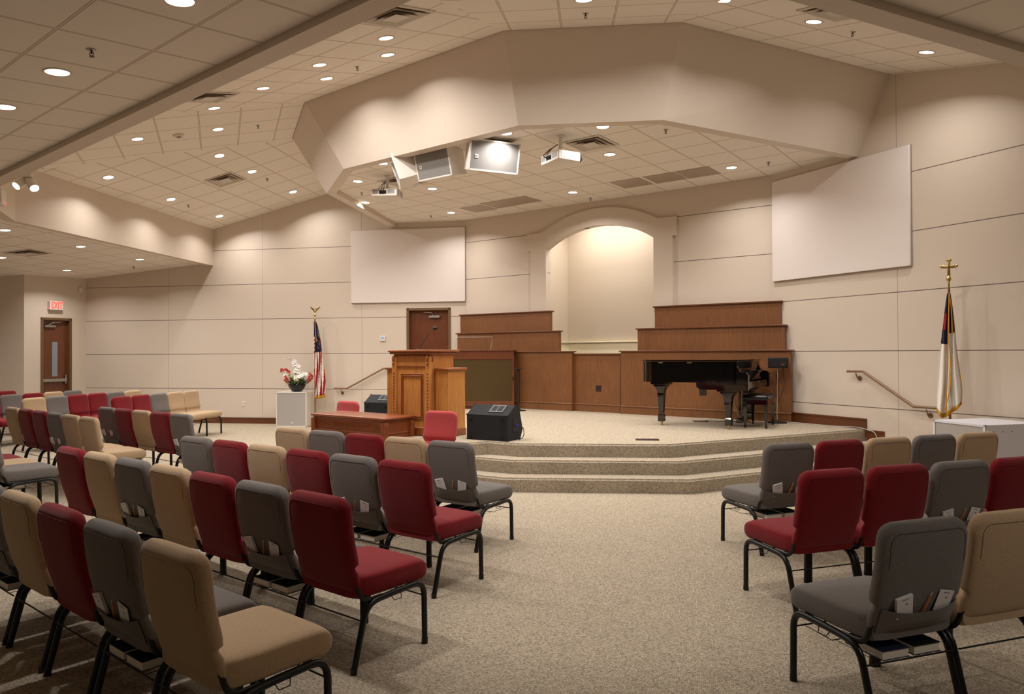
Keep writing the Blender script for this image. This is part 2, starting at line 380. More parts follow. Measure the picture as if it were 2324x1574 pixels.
grid_px = [(305.5, 400.4), (452.4, 288.5), (964, 73.6), (1271.7, 46.3), (1766.8, 84.5)]
for i in range(5):
    k = 0 if i == 0 else (2 if i <= 2 else i); k2 = 0 if i <= 1 else i
    za_ = zS(0, To[1]) if i == 1 else zS(i, To[i]); zb_2 = zS(2, To[2]) if i == 1 else zS(i, To[i + 1])
    if i == 0: za_ = zS(0, To[0]); zb_2 = zS(0, To[1])
    ceil_facet('ceiling', [V3(Tq[i], ZT), V3(Tq[i + 1], ZT), V3(To[i + 1], zb_2), V3(To[i], za_)], Tq[i + 1] - Tq[i], grid_px[i], 'S%d' % i)
# perimeter opening ring
ZG = 3.74
g0 = V2(FL.P(FL.hit(484, 600)[0])); g1 = P2(34.4, 497, 3.77); g1b = P2(0, 473.6, 3.77)
bl0, bl1 = P2(0, 423, ZG), P2(800, 61, ZG); br0, br1 = P2(1787, 0, ZG), P2(2276, 140, ZG)
g2 = isect(g1, (g1b - g1), bl0, bl1 - bl0)
fdir = (t4 - t3).normalized(); fpt = t3 + Tn[3] * 4.75
g3 = isect(bl0, bl1 - bl0, fpt, fdir); g4 = isect(fpt, fdir, br0, br1 - br0)
g5 = isect(br0, br1 - br0, FRr.o, FRr.d)
Gq = [g0, g1, g2, g3, g4, g5]; Gn = [outn(Gq[i], Gq[i + 1]) for i in range(5)]
Gi = offset_ring(Gq, Gn, 0.16); Go = offset_ring(Gq, Gn, 9.0); PSL = 0.09
gp = [(187, 586.6), (60, 560), (263, 164), (1162, -700), (2121.8, 42)]
for i in range(5):
    ceil_facet('ceiling', [V3(Gi[i], 3.80), V3(Gi[i + 1], 3.80), V3(Go[i + 1], 3.80 - PSL * 9), V3(Go[i], 3.80 - PSL * 9)], Gq[i + 1] - Gq[i], gp[i], 'P%d' % i)
# fascia ring (one wall per run)
fo = ['trim_1', 'trim_2', 'trim_3', 'trim_4', 'trim_5']
for i in range(5):
    a, b, c, d = Gq[i], Gq[i + 1], Gi[i + 1], Gi[i]
    mb = MB(); mb.prism([a, b, c, d], ZG, 5.0); struct(mb, fo[i], 'paint')
# bulkhead
Bn = [outn(Bq[i], Bq[i + 1]) for i in range(5)]
Bi = [isect(Bq[0] - Bn[0] * 0.16, d01, FL.o, FL.d)] + [Bq[i] - (Bn[i - 1] + Bn[i]) * (0.16 / (1 + Bn[i - 1].dot(Bn[i]))) for i in range(1, 5)] + [isect(Bq[5] - Bn[4] * 0.16, (Bq[5] - Bq[4]), FRr.o, FRr.d)]
for i in range(5):
    mb = MB()
    a, b, c, d = V3(Bq[i], ZB), V3(Bq[i + 1], ZB), V3(Bi[i + 1], ZB), V3(Bi[i], ZB)
    e, f, g, h = V3(Tq[i], ZT + .03), V3(Tq[i + 1], ZT + .03), V3(Bi[i + 1], ZT + .03), V3(Bi[i], ZT + .03)
    mb.add([a, b, c, d, e, f, g, h], [(0, 1, 2, 3), (4, 5, 6, 7), (0, 1, 5, 4), (1, 2, 6, 5), (2, 3, 7, 6), (3, 0, 4, 7)])
    struct(mb, 'trim_%d' % (6 + i), 'paint')
# stage ceiling
poly = [V3(q, ZST) for q in [Bi[0], Bi[1], Bi[2], Bi[3], Bi[4], Bi[5]]] + [V3(CRp, ZST), V3(LCp, ZST)]
ceil_facet('ceiling', poly, FC.d, (1654.7, 343.9), 'ST')
planes['ST'] = (Vector((0, 0, ZST)), Vector((0, 0, -1)))

# walls -----------------------------------------------------------
def wall(name, fr, x0, x1, z0, z1, th=0.15, mat='wall', uoff=0.0, holes=None, extra=None):
    mb = MB(); m4 = fr.M()
    segs = [(x0, x1, z0, z1)]
    for hx0, hx1, hz0, hz1 in (holes or []):
        segs = [(x0, hx0, z0, z1), (hx1, x1, z0, z1), (hx0, hx1, hz1, z1)] + ([(hx0, hx1, z0, hz0)] if hz0 > z0 else [])
    for a, b, c, d in segs: mb.box(((a + b) / 2, th / 2, (c + d) / 2), (b - a, th, d - c), m4)
    inv = m4.inverted()
    def uv(c):
        l = inv @ c; return (l.x + uoff, l.z)
    return struct(mb, name, mat, uv=uv)
sLd, zdt = FL.hit(923, 698); sLd2, _ = FL.hit(1023, 698)
wall('wall_left', FL, -9.627, 0.0, 0, 6.0, holes=[(sLd, sLd2, 0, 2.655)])
wall('wall_right', FRr, 0.0, 19.3, 0, 6.0, uoff=0.21)
A0, A1 = FC.hit(1257, 700)[0] - .16, FC.hit(1485.7, 600)[0]
# centre wall with arched opening: build panels around the arch
spr, apex = 3.755, 4.11
sm = (A0 + A1) / 2; hw = (A1 - A0) / 2; rise = apex - spr; Rr = (hw * hw + rise * rise) / (2 * rise)
archpts = [(sm + hw * math.cos(PI * i / 24) if False else sm - hw + 2 * hw * i / 24, 0) for i in range(25)]
archpts = [(x, spr + math.sqrt(max(0, Rr * Rr - (x - sm) ** 2)) - (Rr - rise)) for x, _ in archpts]
LEN = (CRp - LCp).length
def arch_wall(name, x0, x1, zb, zt, y0, y1, mat, top=None):
    mb = MB(); m4 = FC.M()
    mb.box(((x0 + A0) / 2, (y0 + y1) / 2, (zb + zt) / 2), (A0 - x0, y1 - y0, zt - zb), m4)
    mb.box(((x1 + A1) / 2, (y0 + y1) / 2, (zb + zt) / 2), (x1 - A1, y1 - y0, zt - zb), m4)
    for (xa, za), (xb, zb_) in zip(archpts[:-1], archpts[1:]):
        ta = top(xa) if top else zt; tb = top(xb) if top else zt
        mb.add([(xa, y0, za), (xb, y0, zb_), (xb, y0, tb), (xa, y0, ta), (xa, y1, za), (xb, y1, zb_), (xb, y1, tb), (xa, y1, ta)],
               [(0, 1, 2, 3), (4, 7, 6, 5), (0, 4, 5, 1), (3, 2, 6, 7), (0, 3, 7, 4), (1, 5, 6, 2)], m4)
    inv = m4.inverted()
    return struct(mb, name, mat, uv=lambda c: (0.6 + .06 * (inv @ c).x, (inv @ c).z))
arch_wall('wall_back', 0, LEN, 0, 6.0, 0, 0.12, 'wall')
# arch surround, standing proud of the wall
X0, X1 = FC.hit(1207, 650)[0], FC.hit(1529, 592)[0]; K0, K1 = FC.hit(1199, 540)[0], FC.hit(1537.5, 500)[0]
shl, shr = FC.hit(1232, 528)[0], FC.hit(1496, 497)[0]; zs = 4.095; za = 4.445
hw2 = (shr - shl) / 2; m2 = (shl + shr) / 2; r2 = za - zs; RR2 = (hw2 * hw2 + r2 * r2) / (2 * r2)
def topf(x): return zs if (x < shl or x > shr) else zs + math.sqrt(max(0, RR2 ** 2 - (x - m2) ** 2)) - (RR2 - r2)
mb = MB(); m4 = FC.M(); y0, y1 = -0.05, 0.0
def slab(xa, xb, z0, z1, zlo=None):
    mb.box(((xa + xb) / 2, (y0 + y1) / 2, (z0 + z1) / 2), (xb - xa, y1 - y0, z1 - z0), m4)
slab(X0, A0, 0.5, 3.75); slab(A1, X1, 0.5, 3.75); slab(K0, A0, 3.75, zs); slab(A1, K1, 3.75, zs)
xs = [A0 + (A1 - A0) * i / 24 for i in range(25)]
for xa, xb in zip(xs[:-1], xs[1:]):
    fa = lambda x: spr + math.sqrt(max(0, Rr * Rr - (x - sm) ** 2)) - (Rr - rise)
    mb.add([(xa, y0, fa(xa)), (xb, y0, fa(xb)), (xb, y0, topf(xb)), (xa, y0, topf(xa)), (xa, y1, fa(xa)), (xb, y1, fa(xb)), (xb, y1, topf(xb)), (xa, y1, topf(xa))],
           [(0, 1, 2, 3), (4, 7, 6, 5), (0, 4, 5, 1), (3, 2, 6, 7), (0, 3, 7, 4), (1, 5, 6, 2)], m4)
for xa, xb in ((shl, A0), (A1, shr)):
    k = [xa + (xb - xa) * i / 6 for i in range(7)]
    for p, q in zip(k[:-1], k[1:]):
        mb.add([(p, y0, zs), (q, y0, zs), (q, y0, topf(q) + .001), (p, y0, topf(p) + .001), (p, y1, zs), (q, y1, zs), (q, y1, topf(q) + .001), (p, y1, topf(p) + .001)],
               [(0, 1, 2, 3), (4, 7, 6, 5), (0, 4, 5, 1), (3, 2, 6, 7), (0, 3, 7, 4), (1, 5, 6, 2)], m4)
struct(mb, 'trim_11', 'paint')
# niche (baptistry) behind the arch
N0, N1, ND = A0 - 0.35, A1 + 0.35, 1.35
mb = MB()
mb.box(((N0 + N1) / 2, ND + 0.05, 2.7), (N1 - N0, 0.1, 4.4), m4)
mb.box((N0 - 0.05, (0.42 + ND + .1) / 2, 2.7), (0.1, ND + .1 - 0.42, 4.4), m4)
mb.box((N1 + 0.05, (0.12 + ND + .1) / 2, 2.7), (0.1, ND - 0.02, 4.4), m4)
mb.box((N0 - 0.45, 0.2, 2.7), (0.1, 0.3, 4.4), m4); mb.box((N0 - .25, .47, 2.7), (.5, .1, 4.4), m4)
mb.box(((N0 + N1) / 2 - .2, (0.12 + ND) / 2, 4.85), (N1 - N0 + .6, ND + 0.2, 0.08), m4)
struct(mb, 'wall_niche', 'niche')
tb = thing('baptistry_tub', 'cream glossy baptistry tub wall showing inside the arched niche', 'tub', FC.P((N0 + N1) / 2, 0.7, 0.56), FC.rot)
W = N1 - N0
mb = MB(); mb.rbox((0, ND - 0.7 - 0.03, 0.64), (W - .02, 0.05, 1.28), 0.01); mb.rbox((-W / 2 + .035, (ND - .7) / 2 - .15, 0.64), (0.05, 0.88, 1.28), 0.01)
mb.rbox((W / 2 - .035, (ND - .7) / 2 - .15, 0.64), (0.05, 0.88, 1.28), 0.01); mb.build('tub_wall', 'tub', tb, 30)
mb = MB(); mb.rbox((0, ND - .7 - .045, 1.30), (W - .02, 0.08, 0.035), 0.012); mb.rbox((-W / 2 + .05, .1, 1.30), (0.08, 0.9, 0.035), 0.012); mb.build('tub_rim', 'tub', tb, 30)
# door wall and the walls out of sight
DWo = V2(FL.P(-9.627)); DWd = Vector((-0.41, -0.91)).normalized()
FD = Fr(DWo + DWd * 1.49, -DWd)          # x runs towards the corner
dx0, _ = FD.hit(92, 800); dx1, _ = FD.hit(162, 800); dzt = FD.hit(126, 721)[1]
wall('wall_side', FD, 0.0, 1.49, 0, 3.75, mat='paint', holes=[(dx0, dx1, 0, dzt)])
FO = Fr(DWo + DWd * 1.49 + Vector((-2.5, -0.44)), (0.985, 0.174)); wall('wall_outer', FO, 0.0, 2.53, 0, 3.75, mat='paint')
mb = MB(); mb.box((-13.6, 5.5, 2), (0.15, 21.5, 4)); struct(mb, 'wall_far_left', 'paint')
mb = MB(); mb.box((0, -5.0, 2), (27, 0.15, 4)); struct(mb, 'wall_rear', 'paint')
# floor
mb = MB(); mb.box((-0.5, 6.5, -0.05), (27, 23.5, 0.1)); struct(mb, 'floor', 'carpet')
# baseboards
def baseb(name, fr, x0, x1, z0=0, h=0.13, th=0.02, z1=None):
    mb = MB(); m = fr.M(); mb.box(((x0 + x1) / 2, -th / 2, z0 + h / 2), (x1 - x0, th, h), m)
    mb.box(((x0 + x1) / 2, -th / 2 - .004, z0 + h - .012), (x1 - x0, th + .008, 0.024), m); return struct(mb, name, 'choird')
baseb('baseboard_left', FL, -9.6, FL.hit(790, 900)[0], 0, 0.14)
baseb('baseboard_left_step', FL, FL.hit(860, 900)[0], -1.5, 0.495, 0.15)
baseb('baseboard_right', FRr, 0.1, FRr.hit(1968, 960)[0], 0.40, 0.25)
baseb('baseboard_right_step', FRr, FRr.hit(1968, 960)[0], FRr.hit(2008, 990)[0], 0.25, 0.24)
baseb('baseboard_right_floor', FRr, FRr.hit(2035, 990)[0], 19.0, 0, 0.14)

# platform and steps
zp = 0.495; zr = 0.165
pR = V2(FRr.P(FRr.hit(1965, 975)[0])); pA = V2(AtZ(1520, 1008, zp)); pB = V2(AtZ(1178, 1006, zp)); pC = V2(AtZ(1106, 1001, zp)); pD = pC + Vector((-.25, -.16))
cdir = -FC.d
pE = pD + cdir * 2.35; pE2 = pE + FC.n * 1.4; pF = V2(FL.P(FL.hit(872, 900)[0]))
plat = [pF, pE2, pE, pD, pC, pB, pA, pR, CRp, LCp]
def carpet_block(name, poly, z0, z1):
    bm = bmesh.new(); vb = [bm.verts.new((p.x, p.y, z1)) for p in poly]
    vc = [bm.verts.new((p.x, p.y, z0)) for p in poly]; k = len(poly)
    top = bm.faces.new(vb); bm.faces.new(vc[::-1])
    for i in range(k): bm.faces.new((vb[i], vc[i], vc[(i + 1) % k], vb[(i + 1) % k]))
    bmesh.ops.recalc_face_normals(bm, faces=bm.faces[:])
    bmesh.ops.bevel(bm, geom=list(top.edges), offset=0.022, segments=3, affect='EDGES')
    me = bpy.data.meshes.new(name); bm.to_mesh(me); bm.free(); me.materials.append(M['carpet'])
    me.polygons.foreach_set('use_smooth', [True] * len(me.polygons)); me.set_sharp_from_angle(angle=R_(50))
    o = bpy.data.objects.new(name, me); COL.objects.link(o); o['kind'] = 'structure'; return o
carpet_block('floor_platform', plat, 0.0, zp)
def step(name, off, z1):
    q = [pC, pB, pA, pR]; ns = [outn(q[i], q[i + 1]) for i in range(3)]
    a = pC + (pC - pB).normalized() * 0 + ns[0] * off
    side = (pD - pC).normalized()
    k = [a + side * (-0.0) - Vector((0, 0)), pB + (ns[0] + ns[1]) * (off / (1 + ns[0].dot(ns[1]))), pA + (ns[1] + ns[2]) * (off / (1 + ns[1].dot(ns[2]))), isect(pR + ns[2] * off, pR - pA, FRr.o, FRr.d)]
    e = isect(k[0], (k[0] - k[1]), pC + FC.n * -off * .0 + side * 0.0, side) if False else k[0] + (k[0] - k[1]).normalized() * 0.28
    return carpet_block(name, [e] + k + [pR + FRr.d * 0, pA + ns[2] * .0 + Vector((0, .15)), pB + Vector((0, .15)), pC + Vector((0, .1))], 0.0, z1)
step('floor_step_middle', 0.29, 2 * zr); step('floor_step_low', 0.58, zr)
for j in (1, 2):
    o_ = -FL.d * (0.3 * j); q = [pF + o_, pE2 + o_ * 1.0 + Vector((0, .4)), pE2 + Vector((0, .4)), pF]
    carpet_block('floor_side_step', [V2(p) for p in q], 0.0, zp - zr * j)

# ================================================================== ceiling fittings
def rotto(n): return Vector((0, 0, -1)).rotation_difference(n).to_euler()
def ceil_pt(px, py, key):
    P0, n = planes[key]; return AtPlane(px, py, P0, n), n
can0 = None
def make_can():
    t = thing('downlight', 'x', 'ceiling light')
    mb = MB(); mb.lathe([(0.078, -0.02), (0.078, 0.006), (0.098, 0.006), (0.1, 0.0), (0.096, -0.004), (0.078, -0.004)][:], n=28)
    mb = MB(); mb.lathe([(0.079, 0.0), (0.1, 0.0), (0.098, -0.006), (0.084, -0.007), (0.079, -0.003)], n=28); mb.build('trim_ring', 'trim', t, 40)
    mb = MB(); mb.lathe([(0.001, -0.001), (0.081, -0.001), (0.081, -0.004), (0.001, -0.005)], n=28); mb.build('lens', 'lens', t)
    ld = bpy.data.lights.new('lamp', 'AREA'); ld.shape = 'DISK'; ld.size = 0.15; ld.energy = CAN_POWER; ld.color = CAN_COLOR; ld.spread = R_(140)
    lo = bpy.data.objects.new('lamp', ld); COL.objects.link(lo); lo.parent = t; lo.location = (0, 0, -0.012)
    return t
def place(first, proto, P, n, label, group):
    t = proto if first else dup(proto); t.location = P; t.rotation_euler = rotto(n); t['label'] = label; t['category'] = proto['category']; t['group'] = group
    return t
CANS = [
 ('S', 3, 1062, 16, 'glowing downlight nearest the top of the photo, left of the centre bulkhead crease', 2), ('S', 3, 876, 86, 'upper of two downlights close together beside the crossing beam', 2),
 ('S', 3, 880, 124, 'lower of two downlights close together near the bulkhead top edge', 2), ('S', 3, 725, 147, 'upper left downlight of the second close pair along the bulkhead', 2),
 ('S', 3, 741, 178, 'lower right downlight of the second close pair along the bulkhead', 2), ('S', 3, 597, 200, 'downlight just right of the vent half hidden by the beam', 2),
 ('S', 1, 486, 245, 'downlight at the upper edge of the narrow ceiling facet', 2), ('S', 1, 495, 293, 'downlight right of the smoke detector', 1), ('S', 1, 312, 315, 'downlight left of the smoke detector', 1),
 ('S', 0, 498, 353, 'downlight directly above the square vent of the left slope', 0), ('S', 0, 246, 402, 'leftmost downlight on the left slope above the fascia', 0), ('S', 0, 572, 389, 'downlight right of the square vent of the left slope', 0),
 ('S', 0, 388, 452, 'downlight below left of the square vent of the left slope', 0), ('S', 0, 665, 435, 'downlight near the lower tip of the bulkhead on the left slope', 0), ('S', 0, 498, 490, 'lowest downlight on the left slope, close to the panelled wall', 0),
 ('S', 3, 1325, 0, 'downlight cut by the top of the photo over the middle bulkhead face', 3), ('S', 4, 1640, 0, 'downlight cut by the top of the photo, right of centre', 4), ('S', 4, 1847, 49, 'downlight beside the right beam above the wide bulkhead face', 4), ('S', 4, 2103, 118, 'downlight at the far right end of the high ceiling', 4),
 ('P', 2, 408, 1, 'large downlight cut by the top of the photo on the low ceiling', 2), ('P', 2, 130, 163, 'large near downlight on the low ceiling below the sprinkler', 2), ('P', 2, 10, 242, 'large downlight at the left edge of the photo on the low ceiling', 2),
 ('P', 0, 11, 522, 'downlight at the left edge of the photo beneath the fascia', 0), ('P', 0, 183, 559, 'downlight right of the vent in the low left ceiling', 0), ('P', 0, 3, 584, 'downlight cut by the left edge below the low ceiling vent', 0),
 ('P', 0, 317, 588, 'rightmost downlight of the low left ceiling', 0), ('P', 0, 152, 613, 'downlight in front of the exit door', 0),
 ('T', 0, 868, 370, 'downlight between left projector and hanging loudspeakers', 0), ('T', 0, 812, 411, 'downlight left of the left projector mount', 0), ('T', 0, 829, 459, 'downlight directly below the left projector', 0),
 ('T', 0, 981, 428, 'downlight under the middle hanging loudspeaker', 0), ('T', 0, 1024, 482, 'downlight nearest the left projection screen', 0), ('T', 0, 1148, 302, 'downlight right above the largest hanging loudspeaker', 0),
 ('T', 0, 1368, 287, 'downlight above the stage vent', 0), ('T', 0, 1384, 350, 'downlight right of the stage vent', 0), ('T', 0, 1300, 436, 'downlight between the two rows of dark return grilles', 0), ('T', 0, 1645, 303, 'downlight partly hidden by the bulkhead edge on the right', 0), ('T', 0, 1660, 380, 'downlight right of the dark return grilles near the right screen', 0)]
proto = make_can(); first = True
gname = {'S': 'downlights in the high sloping ceiling', 'P': 'downlights in the low perimeter ceiling', 'T': 'downlights in the flat stage ceiling'}
for reg, k, x, y, lab, fi in CANS:
    key = 'ST' if reg == 'T' else reg + str(fi if reg == 'S' else k)
    P, n = ceil_pt(x, y, key)
    place(first, proto, P, n, 'round ' + lab, gname[reg]); first = False
# downlights above and behind the camera, on the same low ceiling
P0, n0 = planes['P3']
for x, y in ((3.6, 1.2), (7.4, 4.2)):
    best = None
    for k in range(5):
        Pp, nn = planes['P%d' % k]; z = Pp.z - (nn.x * (x - Pp.x) + nn.y * (y - Pp.y)) / nn.z
        if best is None or z < best[0]: best = (z, nn)
    place(False, proto, Vector((x, y, best[0])), best[1], 'round downlight of the low ceiling beyond the frame, above and behind the viewer', 'downlights of the low ceiling outside the frame')
for px_, py_, k in ((1180, -150, 2), (1010, -90, 2), (1400, -330, 3), (1240, -330, 3), (1600, -300, 4), (1760, -190, 4)):
    P, n = ceil_pt(px_, py_, 'S%d' % k); place(False, proto, P, n, 'round downlight of the high ceiling above the top of the frame', 'downlights of the high ceiling outside the frame')
for sx in (.45, 1.35):
    place(False, proto, FC.P(A0 + sx, .72, 4.808), Vector((0, 0, -1)), 'round downlight hidden in the top of the arched niche', 'downlights inside the niche')
# sprinklers
def make_sprinkler():
    t = thing('sprinkler_head', 'x', 'sprinkler')
    mb = MB(); mb.lathe([(0.03, 0), (0.032, -0.004), (0.012, -0.007)], n=16); mb.build('escutcheon', 'steel', t)
    mb = MB(); mb.cyl((0, 0, -0.004), (0, 0, -0.03), 0.007, 8); mb.tube([(-.012, 0, -.02), (-.014, 0, -.035), (0, 0, -.048)], .003, 6); mb.tube([(.012, 0, -.02), (.014, 0, -.035), (0, 0, -.048)], .003, 6)
    mb.lathe([(0.002, -0.047), (0.016, -0.048), (0.016, -0.051), (0.002, -0.051)], n=12); mb.build('deflector', 'plate', t)
    return t
sp0 = make_sprinkler(); first = True
for key, x, y, lab in [('P2', 207, 112, 'on the near low ceiling above the large downlight'), ('S2', 810, 151, 'between the close pairs of downlights along the bulkhead'), ('S1', 585, 284, 'on the narrow ceiling facet near the bulkhead tip'),
    ('S0', 606, 405, 'right of the square vent of the left slope'), ('S0', 427, 465, 'below left of the square vent of the left slope'), ('S3', 1329, 30, 'above the middle bulkhead face at the top of the photo'),
    ('S4', 1936, 72, 'between the two downlights of the right slope'), ('ST', 1511, 294, 'at the near edge of the stage ceiling'), ('ST', 1744, 368, 'above the right projection screen'), ('ST', 1340, 449, 'directly above the arch'),
    ('ST', 821, 437, 'left of the left projector'), ('ST', 978, 489, 'above the left projection screen'), ('P0', 303, 604, 'in the low left ceiling near its rightmost downlight'), ('S0', 215, 327, 'against the beam at the left end of the high ceiling')]:
    P, n = ceil_pt(x, y, key); place(first, sp0, P, n, 'small sprinkler head ' + lab, 'ceiling sprinkler heads'); first = False
# vents
def oriented(t, P, n, u):
    u = Vector((u.x, u.y, 0)).normalized(); z = -n; y = z.cross(u).normalized(); x = y.cross(z)
    t.matrix_world = Matrix(((x.x, y.x, z.x, P.x), (x.y, y.y, z.y, P.y), (x.z, y.z, z.z, P.z), (0, 0, 0, 1)))
def make_vent():
    t = thing('ceiling_vent', 'x', 'air vent')
    mb = MB(); a = 0.3
    mb.box((0, 0, -0.002), (0.5, 0.5, 0.004)); mb.build('back_plate', 'ret', t)
    mb = MB()
    for (x, y, w_, h_) in ((0, a - .02, .6, .04), (0, -a + .02, .6, .04), (a - .02, 0, .04, .52), (-a + .02, 0, .04, .52)): mb.rbox((x, y, -0.006), (w_, h_, 0.014), .004)
    mb.build('frame', 'vent', t)
    for s_, z in ((0.47, -0.014), (0.33, -0.022)):
        mb = MB(); b = s_ / 2
        for ang in range(4):
            Rz = Matrix.Rotation(ang * PI / 2, 4, 'Z')
            mb.add([(-b, -b, z - .006), (b, -b, z - .006), (b - .045, -b + .045, z + .018), (-b + .045, -b + .045, z + .018)], [(0, 1, 2, 3)], Rz)
            mb.add([(-b, -b, z - .002), (b, -b, z - .002), (b - .045, -b + .045, z + .022), (-b + .045, -b + .045, z + .022)], [(3, 2, 1, 0)], Rz)
        mb.build('louvre', 'vent', t)
    mb = MB(); mb.rbox((0, 0, -.026), (.21, .21, .006), .002); mb.build('centre_plate', 'vent', t)
    return t
v0 = make_vent(); first = True
for key, x, y, u, lab in [('S0', 512, 407, Tq[1] - Tq[0], 'open square air vent on the left slope of the high ceiling'), ('S2', 898, 36, Tq[3] - Tq[2], 'square air vent half hidden by the beam at the top of the photo'), ('S2', 474, 220, Tq[3] - Tq[2], 'square air vent peeking past the beam left of the narrow facet'),
    ('P0', 65, 573, Gq[1] - Gq[0], 'square air vent in the low left ceiling'), ('ST', 1341, 325, FC.d, 'square air vent right of the right projector mount'), ('ST', 912, 412, FC.d, 'square air vent behind the left hanging loudspeaker'), ('S4', 1905, 24, Tq[5] - Tq[4], 'square air vent mostly hidden by the right beam')]:
    P, n = ceil_pt(x, y, key); t = v0 if first else dup(v0); first = False; oriented(t, P, n, u); tag(t, lab, 'air vent', 'square ceiling vents')
g0_ = None
for j, (x, y, lab) in enumerate([(1085, 473, 'left of the left set of three'), (1134, 463, 'middle of the left set of three'), (1184, 454, 'right of the left set of three'), (1433, 415, 'left of the right set of three'), (1509, 403, 'middle of the right set of three'), (1584, 391, 'right of the right set of three')]):
    P, n = ceil_pt(x, y, 'ST')
    if g0_ is None:
        mb = MB(); mb.rbox((0, 0, -0.004), (0.56, 0.56, 0.006), .002); g0_ = mb.build('return_grille', 'ret'); t = g0_
    else: t = g0_.copy(); COL.objects.link(t)
    oriented(t, P, n, FC.d); tag(t, 'flat dark return air grille, ' + lab + ' over the stage', 'air grille', 'return air grilles in the stage ceiling')
P, n = ceil_pt(405, 306, 'S1'); t = thing('smoke_detector', 'round white smoke detector on the narrow ceiling facet', 'smoke detector'); t.location = P; t.rotation_euler = rotto(n)
mb = MB(); mb.lathe([(0.001, 0), (0.085, 0), (0.085, -0.018), (0.06, -0.03), (0.001, -0.03)], n=24); mb.build('base', 'trim', t, 40)
mb = MB(); mb.lathe([(0.001, -.028), (0.035, -.03), (0.03, -0.05), (0.001, -.052)], n=20); mb.build('sensor', 'steel', t, 40)

# ================================================================== wall things
def door(name, fr, x0, x1, z0, zt, hand, glass, lab):
    t = bpy.data.objects.new(name, None); COL.objects.link(t); t.location = fr.P(x0, 0, z0); t.rotation_euler = (0, 0, fr.rot); t['kind'] = 'structure'
    w_ = x1 - x0; h = zt - z0; f = 0.055
    mb = MB(); mb.box((f / 2, 0.055, h / 2), (f, 0.15, h)); mb.box((w_ - f / 2, 0.055, h / 2), (f, 0.15, h)); mb.box((w_ / 2, 0.055, h - f / 2), (w_, 0.15, f)); mb.build('door_frame', 'dframe', t)
    lf = MB(); lf.box((w_ / 2, 0.105, (h - f) / 2), (w_ - 2 * f, 0.045, h - f)); leaf = lf.build('door_leaf', 'door', t)
    mb = MB(); cx = w_ / 2 + 0.12 * hand
    mb.rbox((cx, 0.05, h - 0.20), (0.26, 0.055, 0.055), .012); mb.tube([(cx - .03, .04, h - .17), (cx - .05 * hand, -.0, h - .11), (cx - .24 * hand, .01, h - .095)], 0.009, 6)
    mb.build('door_closer', 'steel', t)
    if glass:
        mb = MB(); gx = w_ * .52
        mb.box((gx, .079, 1.53), (.13, .01, .82)); mb.build('glass', 'glassw', t)
        mb = MB(); mb.rbox((w_ / 2 - .02, .045, 1.03), (w_ - 2 * f - .02, .05, .075), .01); mb.build('push_bar', 'steel', t)
        mb = MB(); mb.rbox((w_ - f - .06, .05, 1.05), (.035, .05, .22), .01); mb.build('door_handle', 'chrome', t)
    else:
        mb = MB(); mb.tube([(w_ - f - .06, .08, 1.0), (w_ - f - .06, .03, 1.0), (w_ - f - .17, .03, 1.0)], .01, 8); mb.build('door_handle', 'steel', t)
    return t
door('door_1', FL, sLd, sLd2, 0.495, 2.655, 1, False, '')
door('door_2', FD, dx0, dx1, 0.0, dzt, -1, True, '')
def screen(fr, x0, x1, z0, z1, lab):
    t = thing('projection_screen', lab, 'projection screen', fr.P((x0 + x1) / 2, -0.03, z0), fr.rot, 'fixed wall projection screens')
    mb = MB(); mb.rbox((0, 0, (z1 - z0) / 2), (x1 - x0, 0.045, z1 - z0), 0.006); mb.build('screen_surface', 'screen', t)
    mb = MB(); mb.rbox((0, 0.018, (z1 - z0) / 2), (x1 - x0 + .012, 0.02, z1 - z0 + .012), 0.004); mb.build('frame', 'steel', t)
xs0 = FL.hit(797, 600, -.05)[0]; screen(FL, xs0, -0.015, 2.785, 4.44, 'large blank white projection screen on the left wall above the wooden door')
screen(FRr, 0.03, FRr.hit(2064, 460, -.05)[0], 2.80, 4.46, 'large blank white projection screen on the right wall above the piano')
def rail(fr, pts, lab, brs):
    t = thing('handrail', lab, 'handrail', fr.P(0, 0, 0), fr.rot, 'wall handrails beside the platform steps')
    q = [(x, -0.09, z) for x, z in pts]; full = [(q[0][0], -.02, q[0][2])] + q[:1]
    mb = MB(); mb.tube(q, 0.021, 10); mb.build('rail', 'rail', t, 50)
    for bx, bz in brs:
        mb = MB(); mb.cyl((bx, 0, bz - .1), (bx, -.012, bz - .1), .035, 16); mb.tube([(bx, -.01, bz - .1), (bx, -.06, bz - .09), (bx, -.09, bz - .02)], .008, 8); mb.build('bracket', 'bronze', t)
g = lambda fr, x, y: fr.hit(x, y, -.09)
rail(FL, [g(FL, 758, 881), g(FL, 787, 881), g(FL, 870, 836), g(FL, 900, 834)], 'wooden handrail rising to the right on the left wall', [(g(FL, 774, 881)[0], .83), (g(FL, 892, 834)[0], 1.3)])
rail(FRr, [g(FRr, 1923, 842), g(FRr, 1958, 842), g(FRr, 2074, 922), g(FRr, 2135, 926)], 'wooden handrail descending to the right on the right wall', [(g(FRr, 1942, 842)[0], 1.335), (g(FRr, 2102, 923)[0], .87)])
x, z = FL.hit(869, 768); t = thing('thermostat', 'small white thermostat with blue display between flag and door', 'thermostat', FL.P(x, 0, z), FL.rot)
mb = MB(); mb.rbox((0, -.014, 0), (.13, .026, .12), .008); mb.build('housing', 'white', t); mb = MB(); mb.box((0, -.029, .012), (.065, .003, .045)); mb.build('display', 'lcd', t)
